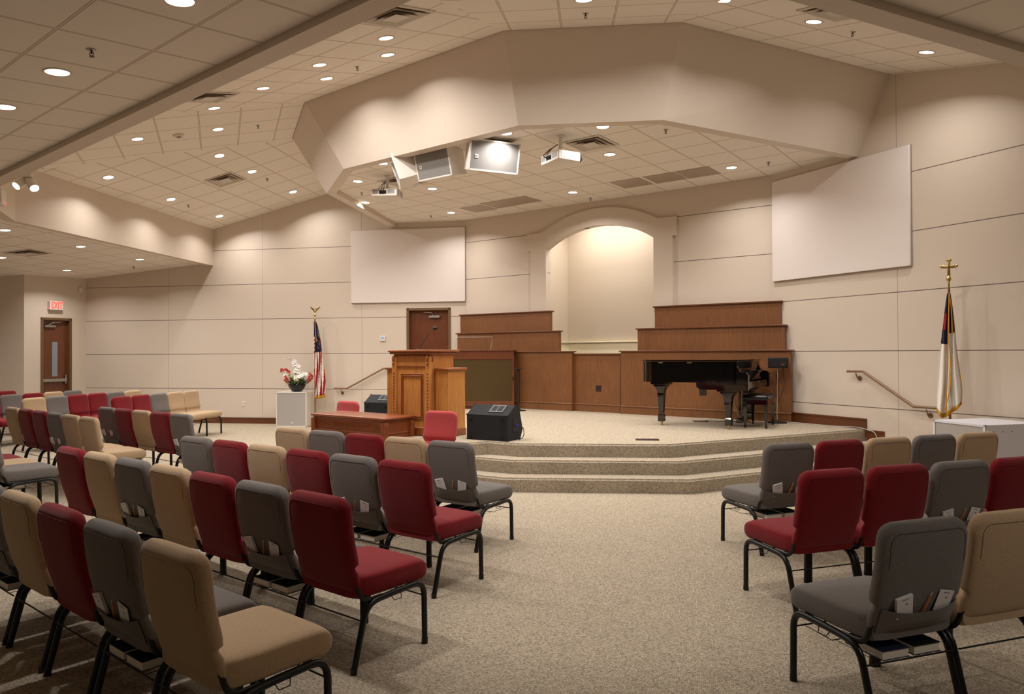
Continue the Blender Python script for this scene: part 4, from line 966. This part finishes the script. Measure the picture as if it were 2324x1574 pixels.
def wedge(loc, rz, lab, w_=.56, plug=True):
    t = thing('floor_monitor', lab, 'loudspeaker', loc, rz, 'black wedge floor monitors')
    prof = [(0, 0), (0, .35), (.07, .40), (.36, .44), (.44, .30), (.30, 0)]
    prof = [(0, 0), (0, .33), (.20, .45), (.30, .43), (.40, .13), (.33, 0)]
    mb = MB(); mb.prism_x(prof, -w_, 0); mb.build('cabinet', 'carp', t)
    mb = MB()
    for sx in (-w_ + .06, -.09):
        for z in (.05, .28): mb.cyl((sx, 0, z), (sx, -.014, z), .018, 14)
    mb.build('rubber_foot', 'rubber', t)
    sl = math.atan2(.12, .20)
    mb = MB(); mb.rbox((-w_ * .34, .115, .405), (.21, .16, .012), .004, rx=sl); hn = mb.build('handle_plate', 'plate2', t)
    mb = MB(); mb.box((-w_ * .34 - .045, .115, .409), (.07, .11, .01), rx=sl); mb.box((-w_ * .34 + .045, .115, .409), (.07, .11, .01), rx=sl); mb.build('handle_recess', 'dark', hn)
    mb = MB()
    for x in (-w_, 0):
        for (y, z) in ((0, .33), (.20, .45), (0, 0), (.3, .43)): mb.sphere((x, y, z), .010, 6)
    mb.build('corner_protector', 'rubber', t)
    mb = MB(); mb.rbox((.002, .2, .2), (.008, .13, .18), .003); mb.build('connector_plate', 'black2', t)
    if plug:
        mb = MB(); mb.cyl((.005, .2, .19), (.05, .2, .19), .011, 10); mb.build('plug', 'xlr', t)
        mb = MB(); mb.tube(smooth_path([(.05, .2, .19), (.12, .2, .17), (.13, .2, .06), (.05, .22, .006), (-.02, .34, .006)], .06), .005, 6); mb.build('cable', 'cable', t, 50)
    return t
q = AtZ(1152.5, 1002, zp); qb = AtZ(1059.6, 996, zp); wr = math.atan2(q.y - qb.y, q.x - qb.x)
wedge((q.x, q.y, zp), wr, 'black wedge floor monitor with blue plug on the platform edge', (q - qb).length)
q = AtZ(866, 938, zp); wedge((-1.98, 11.75, zp), R_(-22), 'black wedge floor monitor behind the communion table left of the pulpit', .50, False)
# cloth fronted cabinet
cb = thing('organ_speaker_cabinet', 'large wooden speaker cabinet with olive cloth front behind the pulpit', 'speaker cabinet', (-1.22, 14.72, zp), R_(-3))
w_, h_ = 1.26, 1.18
mb = MB(); mb.bb((0, .02, .06), (w_, .5, h_)); mb.rbox((w_ / 2, .25, h_ + .01), (w_ + .03, .54, .025), .006); mb.bb((.02, .04, 0), (w_ - .02, .48, .06)); mb.build('case', 'door', cb)
mb = MB(); mb.bb((0, 0, .06), (w_, .02, .16)); mb.bb((0, 0, h_ - .17), (w_, .02, h_)); mb.bb((0, 0, .16), (.03, .02, h_ - .17)); mb.bb((w_ - .035, 0, .16), (w_, .02, h_ - .17)); mb.build('front_frame', 'door', cb)
mb = MB(); mb.bb((.03, .008, .16), (w_ - .035, .022, h_ - .17)); mb.build('speaker_cloth', 'cloth', cb)
mb = MB(); mb.rbox((w_ - .02, -.004, .62), (.02, .012, .09), .003); mb.build('latch', 'black2', cb)
ac = thing('acrylic_panel', 'clear acrylic panel standing on the cloth front cabinet', 'acrylic panel', (-1.22, 14.80, zp + h_ + .0235), R_(-3))
mb = MB(); mb.add([(.04, 0, 0), (.78, 0, 0), (.82, .04, .26), (.06, .04, .26), (.04, .008, 0), (.78, .008, 0), (.82, .048, .26), (.06, .048, .26)], [(0, 1, 2, 3), (4, 7, 6, 5), (0, 4, 5, 1), (3, 2, 6, 7), (0, 3, 7, 4), (1, 5, 6, 2)]); mb.build('sheet', 'acrylic', ac)
mb = MB(); mb.tube([(.78, .004, 0), (.82, .044, .26), (.06, .044, .26), (.04, .004, 0)], .004, 5); mb.build('edge', 'white', ac)
bs = AtZ(1177, 924, zp); st = thing('pole_stand', 'black pole stand with round base right of the cloth front cabinet', 'stand', (.13, 14.2, zp))
mb = MB(); mb.lathe([(.14, 0), (.14, .012), (.03, .03), (.02, .05)], n=24); mb.build('base', 'black2', st, 40); mb = MB(); mb.cyl((0, 0, .04), (0, 0, .82), .017, 12); mb.build('pole', 'black2', st)
mb = MB(); mb.rbox((0, 0, .83), (.17, .14, .02), .004); mb.build('top_plate', 'black2', st)
# piano-side monitor
ms = AtZ(1751, 955, zp); st = thing('monitor_on_stand', 'small black powered monitor on a silver stand beside the piano', 'monitor', (4.23, 11.55, zp), R_(-12))
mb = MB(); mb.lathe([(.15, 0), (.15, .014), (.03, .03), (.018, .05)], n=24); mb.build('base', 'black2', st, 40); mb = MB(); mb.cyl((0, 0, .04), (0, 0, .87), .011, 12); mb.cyl((0, 0, .72), (0, 0, .80), .017, 12); mb.build('pole', 'chrome', st, 40)
mb = MB(); mb.rbox((0.02, 0, .96), (.29, .19, .165), .012); bx = mb.build('body', 'black2', st, 40); mb = MB(); mb.box((.0, -.096, .96), (.22, .004, .12)); mb.build('grille', 'grille', bx)
bpy.data.objects.remove(bx.children[0]) if bx.children else None
mb = MB(); mb.box((-.05, -.0965, .965), (.14, .004, .12)); mb.build('grille', 'carp', bx)
mb = MB()
for k in range(5): mb.cyl((.03 + k * .02, -.094, .955), (.03 + k * .02, -.104, .955), .005, 8)
mb.build('knob', 'steel', bx); mb = MB(); mb.box((.075, -.097, .93), (.06, .003, .015)); mb.build('label_strip', 'rose', bx)
mb = MB(); mb.tube(smooth_path([(.1, .05, .88), (.13, .05, .6), (.02, .06, .3), (-.1, .05, .01)], .2), .004, 5); mb.build('cable', 'cable', st)
# piano ------------------------------------------------------------
pl = AtZ(1654, 973.8, zp); pn = thing('grand_piano', 'glossy black grand piano with closed lid on the platform', 'piano', (pl.x, pl.y, zp), R_(-31.3))
def outline(off=0.0, xf=.14):
    P = [(xf, -.10 - off), (-1.13, -.10 - off)] + [(-1.13 + .0 - (.22 + off) * math.sin(a), .13 - (.23 + off) * math.cos(a)) for a in [PI * i / 14 for i in range(1, 10)]]
    P += [(-1.08, .44 + off), (-.92, .52 + off), (-.75, .62 + off), (-.62, .78 + off), (-.5, .98 + off), (-.38, 1.16 + off), (-.25, 1.28 + off), (-.1, 1.34 + off), (xf, 1.36 + off)]
    return P
body = outline(0, .14); mb = MB(); mb.prism(body, .68, .995); mb.build('rim', 'piano', pn, 35)
lid = outline(.015, .16); mb = MB(); mb.prism(lid, 1.0, 1.018); mb.build('lid', 'piano', pn, 35)
cheek = [(-.5, .60), (-.5, .70), (.14, .70), (.14, .995), (.10, .995)]
for y0_ in (-.10, 1.28):
    pr = [(-.45, .62), (-.40, .58), (.30, .58), (.305, .62), (.305, .80), (.27, .835), (.20, .84), (.165, .88), (.145, .93), (.14, .995), (.10, .995), (.10, .68), (-.45, .68)]
    mb = MB(); mb.prism_y(pr, y0_, y0_ + .08); mb.build('cheek', 'piano', pn)
mb = MB(); mb.bb((-.4, -.02, .60), (.29, 1.28, .66)); mb.bb((.26, -.02, .66), (.285, 1.28, .70)); mb.build('keybed', 'piano', pn)
mb = MB(); mb.add([(.12, -.02, .70), (.12, 1.28, .70), (.255, 1.28, .72), (.255, -.02, .72), (.14, -.02, .86), (.14, 1.28, .86), (.20, 1.28, .85), (.20, -.02, .85)], [(0, 1, 2, 3), (4, 7, 6, 5), (0, 4, 5, 1), (1, 5, 6, 2), (2, 6, 7, 3), (3, 7, 4, 0)]); mb.build('fallboard', 'piano', pn)
for (x, y) in ((0, 0), (0, 1.25), (-1.09, .19)):
    mb = MB()
    tz = .68 if x < -.5 else .60
    for k, (s_, zz0, zz1) in enumerate(((.30, tz - .05, tz), (.21, tz - .08, tz - .05))): mb.rbox((x, y, (zz0 + zz1) / 2), (s_, min(s_, .17), zz1 - zz0), .006)
    prof = [(.085, tz - .08), (.06, tz - .13), (.052, tz - .18), (.034, .17), (.036, .165), (.046, .15), (.046, .06), (.038, .055)]
    rings = [[Vector((x + sx * r, y + sy * r, z)) for sx, sy in ((-1, -1), (1, -1), (1, 1), (-1, 1))] for r, z in prof]
    mb.loft(rings[::-1]); lg = mb.build('leg', 'piano', pn)
    mb = MB(); mb.cyl((x, y, .06), (x, y, .035), .014, 10); mb.cyl((x - .012, y + .01, .026), (x + .012, y + .01, .026), .026, 14); mb.build('caster', 'brass', lg, 40)
mb = MB(); mb.bb((.02, .50, .10), (.05, .53, .60)); mb.bb((.02, .72, .10), (.05, .75, .60)); mb.rbox((.04, .625, .09), (.10, .34, .07), .01); mb.build('pedal_lyre', 'piano', pn)
for k in range(3):
    mb = MB(); mb.rbox((.13, .56 + k * .065, .06), (.12, .028, .01), .004); mb.build('pedal', 'brass', pn)
mb = MB(); mb.tube([(-.32, .62, .60), (.0, .62, .13)], .004, 6); mb.tube([(-.22, .66, .60), (.0, .66, .13)], .004, 6); mb.build('brace_rod', 'brass', pn)
mb = MB()
for x in (-1.0, -.55): mb.rbox((x, -.103, .975), (.07, .008, .012), .002)
mb.build('hinge', 'brass', pn)
mb = MB(); mb.bb((.02, .3, .86), (.13, .95, .872)); mb.build('music_shelf', 'piano', pn)
# bench
bb_ = [AtZ(1673.2, 969.9, zp), AtZ(1720.6, 971.6, zp), AtZ(1744.3, 961.6, zp), AtZ(1701.3, 960.4, zp)]
bc = sum(bb_, Vector()) / 4 + Vector((.075, -.046, 0)); be = thing('piano_bench', 'black tufted piano bench in front of the piano keyboard', 'bench', (bc.x, bc.y, zp), R_(-28))
for x in (-.15, .15):
    for y in (-.33, .33):
        mb = MB(); mb.loft([[Vector((x + sx * r, y + sy * r, z)) for sx, sy in ((-1, -1), (1, -1), (1, 1), (-1, 1))] for r, z in ((.016, 0), (.026, .36))]); mb.build('leg', 'piano', be)
mb = MB(); mb.bb((-.175, -.355, .35), (.175, .355, .42)); mb.build('apron', 'piano', be); mb = MB(); mb.rbox((0, 0, .45), (.38, .76, .075), .03, seg=4)
mb.build('cushion', 'vinyl', be, 50)
mb = MB()
for i in range(2):
    for j in range(4): mb.sphere((-.09 + .18 * i, -.27 + .18 * j, .486), .01, 6)
mb.build('button', 'vinyl', be)
# floor boxes and cables
def fbox(px, py, w_, d, rz, lab):
    P = AtZ(px, py, zp); o = MB(); o.rbox((0, 0, .003), (w_, d, .006), .002); o.box((0, -.02, .0065), (w_ - .05, .01, .001)); o = o.build('floor_outlet', 'plate'); o.location = P; o.rotation_euler = (0, 0, rz); tag(o, lab, 'floor outlet')
fbox(1469, 997.5, .30, .17, R_(-8), 'dark floor outlet cover on the open platform in front of the piano')
fbox(1590, 956, .24, .2, R_(-8), 'dark floor outlet cover under the piano')
def cable(name, pts, r, mat, lab):
    o = MB(); o.tube(smooth_path(pts, .15), r, 6); o = o.build(name, mat, None, 50); tag(o, lab, 'cable')
a_, b_ = AtZ(1600, 956, zp), AtZ(1700, 953, zp)
cable('power_cable', [(a_.x, a_.y, zp + .012), ((a_.x + b_.x) / 2, a_.y - .12, zp + .008), (b_.x, b_.y - .15, zp + .008), (3.75, 11.9, zp + .008)], .006, 'cable', 'black cable lying on the platform under the piano')
c_ = [FRr.P(FRr.hit(px_, py_, -.06)[0], -.07) for px_, py_ in ((1790, 955), (1900, 965), (1950, 970))]
cable('white_cable', [(4.2, 11.5, zp + .006), (c_[0].x - .05, c_[0].y - .05, zp + .006), (c_[1].x, c_[1].y, zp + .006), (c_[2].x, c_[2].y, zp + .03), (c_[2].x + .12, c_[2].y - .24, zp - .02), (c_[2].x + .14, c_[2].y - .28, .345)], .005, 'cablew', 'thin white cable running along the right wall off the platform edge')

# ================================================================== flowers
ft = thing('flower_arrangement', 'red and white silk flower arrangement in a black bowl', 'flowers', (bl.x + .42, bl.y + .12, .78))
mb = MB(); mb.lathe([(.07, 0), (.12, .02), (.18, .10), (.195, .16), (.185, .17), (.17, .13), (.001, .12)], n=28); mb.build('bowl', 'bowl', ft, 50)
rnd = random.Random(3); mb = MB()
for k in range(150):
    a = rnd.uniform(0, 2 * PI); rr_ = rnd.uniform(.03, .16); L_ = rnd.uniform(.10, .30); el = rnd.uniform(.2, 1.3)
    b0 = Vector((rr_ * math.cos(a), rr_ * math.sin(a), .15)); d = Vector((math.cos(a) * math.cos(el), math.sin(a) * math.cos(el), math.sin(el) * .8)); sd = d.cross(Vector((0, 0, 1))).normalized() * rnd.uniform(.008, .018)
    m_ = b0 + d * L_ * .6 + Vector((0, 0, .03)); e_ = b0 + d * L_ - Vector((0, 0, .02))
    mb.add([b0 - sd * .5, b0 + sd * .5, m_ + sd, m_ - sd, e_], [(0, 1, 2, 3), (3, 2, 4)])
mb.build('foliage', 'leaf', ft)
def blossom(mb, c, r, k=5):
    ax = Vector((rnd.uniform(-.5, .5), -1, rnd.uniform(0, .8))).normalized(); q_ = ax.to_track_quat('Z', 'Y').to_matrix().to_4x4()
    for j in range(k):
        a = 2 * PI * j / k; T = Matrix.Translation(c) @ q_ @ Matrix.Rotation(a, 4, 'Z') @ Matrix.Translation((r * .55, 0, 0)) @ Matrix.Rotation(-.35, 4, 'Y')
        mb.lathe([(.001, -.004), (r * .45, 0), (r * .5, .004), (.001, .002)], n=8, M_=T)
    mb.sphere(c + ax * .005, r * .2, 5)
stems = MB()
def spray(name, mat, pts, r):
    for p in pts:
        mb = MB(); blossom(mb, Vector(p), r); mb.build(name, mat, ft); stems.tube([(p[0] * .3, p[1] * .3, .15), (p[0] * .8, p[1] * .8, p[2] * .7), p], .0025, 4)
spray('white_flower', 'petalw', [(-.05, -.02, .70), (-.07, 0, .66), (-.02, -.02, .62), (-.06, 0, .60), (.0, -.03, .52), (.04, -.03, .5), (-.03, -.04, .47), (.05, -.04, .45), (.16, -.05, .41), (.2, -.04, .40), (.12, -.06, .37), (.08, -.08, .34), (.0, -.09, .33), (-.26, -.03, .38), (.04, -.03, .58)], .052)
spray('red_flower', 'petalr', [(-.34, -.02, .50), (-.30, -.03, .48), (-.26, -.02, .5), (-.22, -.03, .49), (-.19, -.03, .46), (-.16, -.04, .44), (-.35, -.02, .46), (-.24, -.06, .34), (-.22, -.07, .30), (-.19, -.08, .27), (-.25, -.06, .26), (-.13, -.08, .36), (-.21, -.07, .22), (.3, -.03, .40), (.33, -.02, .36), (.28, -.04, .28), (.31, -.04, .25), (.34, -.03, .29), (.27, -.05, .22), (.36, -.03, .34), (.29, -.04, .33)], .035)
for p in ((.05, -.13, .25), (-.09, -.12, .33)):
    mb = MB(); mb.sphere(p, .05, 9); mb.build('green_bud', 'petalg', ft, 50)
for k in range(16):
    a = rnd.uniform(0, 2 * PI); L_ = rnd.uniform(.25, .42); e = Vector((math.cos(a) * L_, math.sin(a) * L_ * .5, .15 + rnd.uniform(-.05, .3))); stems.tube([(0, 0, .15), (e.x * .6, e.y * .6, e.z * .8 + .12), e], .002, 4)
stems.tube([(0, 0, .15), (-.03, 0, .5), (-.08, 0, .7), (-.18, 0, .74), (-.22, 0, .72)], .003, 5)
stems.build('stem', 'leaf', ft)

# ================================================================== flags
def flag(loc, rz, lab, kind_):
    t = thing('flag_on_pole', lab, 'flag', loc, rz, None)
    mb = MB(); mb.lathe([(.15, 0), (.15, .02), (.09, .05), (.03, .07)], n=24); mb.build('base', 'brass', t, 40)
    mb = MB(); mb.cyl((0, 0, .05), (0, 0, 2.42), .014, 12); mb.build('pole', 'poleW', t, 50)
    if kind_ == 'us':
        mb = MB(); mb.lathe([(.01, 2.42), (.018, 2.44), (.01, 2.46), (.028, 2.50), (.028, 2.52), (.012, 2.55)], n=14)
        mb.sphere((0, 0, 2.59), .026, 8, (.8, .8, 1.6)); mb.sphere((.0, -.015, 2.655), .014, 6)
        for sx in (-1, 1): mb.add([(sx * .012, 0, 2.57), (sx * .012, 0, 2.63), (sx * .05, .01, 2.665), (sx * .115, .02, 2.70), (sx * .10, .02, 2.66), (sx * .05, .01, 2.61), (sx * .012, .012, 2.57), (sx * .012, .012, 2.63), (sx * .05, .022, 2.665), (sx * .115, .032, 2.70), (sx * .10, .032, 2.66), (sx * .05, .022, 2.61)],
                                  [(0, 1, 2, 3, 4, 5), (11, 10, 9, 8, 7, 6)] + [(i, (i + 1) % 6, (i + 1) % 6 + 6, i + 6) for i in range(6)])
        mb.build('eagle_finial', 'brass', t, 40)
    else:
        mb = MB(); mb.lathe([(.012, 2.42), (.012, 2.50), (.03, 2.53), (.026, 2.56), (.012, 2.58)], n=14); mb.rbox((0, 0, 2.66), (.034, .016, .20), .005); mb.rbox((0, 0, 2.69), (.13, .016, .034), .005)
        for p in ((-.07, 2.69), (.07, 2.69), (0, 2.765)):
            for dx, dz in ((0, 0), (.014, .01), (-.014, .01)): mb.sphere((p[0] + dx, 0, p[1] + dz), .019, 6, (1, .5, 1))
        mb.build('cross_finial', 'brass', t, 40)
    # draped cloth, hoist on the pole: i across (0 hoist .. 1 fly), j down
    NI, NJ = 44, 60; top, bot = 2.36, (.66 if kind_ == 'us' else .83)
    def cp(u, v):
        sag = (.22 if kind_ == 'us' else .30)
        z = top - v * (top - bot) + (0.0)
        wd = (.05 + .20 * min(1, v * 1.3) ** .6) if kind_ == 'us' else (.035 + .24 * min(1, v * 1.15) ** .8)
        if kind_ == 'us': z += sag * (1 - abs(u - .35) * 1.4) * -.2 * v; x = -.015 + wd * u
        else: z += .16 * v * v * (abs(u - .30) * 1.6 - .35) ; x = wd * (u - .55)
        fold = math.sin(u * 2 * PI * 3.2 + v * 1.2) * (.012 + .034 * v)
        return Vector((x + .01 * math.sin(v * 9 + u * 7) * v, -.03 + fold, z))
    mats = ['fblue', 'fred', 'fwhite', 'gold']
    def cm(u, v):
        if v > .965 or u > .975: return 3
        if kind_ == 'us':
            if v < .40 and u < .93 and not (v > .2 and u < .16):
                return 0
            if u < .16 and v < .44: return 1 if int((v - .2) * 38) % 2 else 2
            return 1 if int((u + v * .55) * 8.5) % 2 else 2
        if .40 < u < .455: return 3
        lim = .42 if u < .4 else .34
        if v < lim:
            if .17 < v < .30 and u < .28: return 1
            return 0
        return 2
    for part, sel in (('flag_cloth', (0, 1, 2)), ('gold_fringe', (3,))):
        mb = MB()
        for lay in (0, 1):
            pass
        vs = [cp(i / NI, j / NJ) for j in range(NJ + 1) for i in range(NI + 1)]; idx = {}
        fs = []
        for j in range(NJ):
            for i in range(NI):
                c = cm((i + .5) / NI, (j + .5) / NJ)
                if c in sel: a = j * (NI + 1) + i; mb.mi = c; mb.f.append([a, a + 1, a + NI + 2, a + NI + 1]); mb.m.append(c)
        mb.v = [p.copy() for p in vs] if part == 'flag_cloth' else [p + Vector((0, -.003, 0)) for p in vs]
        o = mb.build(part, mats, t, 80); md = o.modifiers.new('thickness', 'SOLIDIFY'); md.thickness = .004
    if kind_ == 'us':
        mb = MB(); rn = random.Random(5)
        for k in range(13):
            u, v = rn.uniform(.4, .8), .10 + .27 * k / 13; p = cp(u, v); mb.lathe([(.001, -.003), (.009, -.002), (.001, 0)], n=5, M_=Matrix.Translation(p + Vector((0, -.006, 0))) @ Matrix.Rotation(PI / 2, 4, 'X'))
        mb.build('star', 'fwhite', t)
    mb = MB(); p0 = [(.0, -.05, 2.36), (.02, -.055, 2.2), (.028, -.06, 2.0), (.03, -.07, 1.85)] if kind_ != 'us' else [(.015, -.05, 2.35), (.03, -.055, 2.1), (.05, -.06, 1.9)]
    mb.tube(p0, .007, 6); mb.build('cord', 'gold', t, 50)
    if kind_ != 'us':
        mb = MB(); mb.tube([(.0, -.06, 2.34), (-.005, -.075, 2.1), (-.01, -.09, 1.8), (.012, -.10, 1.4), (.0, -.11, 1.15), (-.045, -.12, .95), (-.06, -.12, .88)], .012, 6, flat=.5); mb.build('fringe_edge', 'gold', t, 50)
    return t
q = FL.P(FL.hit(727, 850)[0] + .05, -.38); flag((q.x, q.y, 0), R_(-2), 'american flag with gold fringe on a pole beside the flower bowl', 'us')
sR = FRr.hit(2155, 800, -.32)[0]; q = FRr.P(sR, -.32); flag((q.x, q.y, 0), R_(-30), 'white and navy christian flag on a pole against the right wall', 'chr')
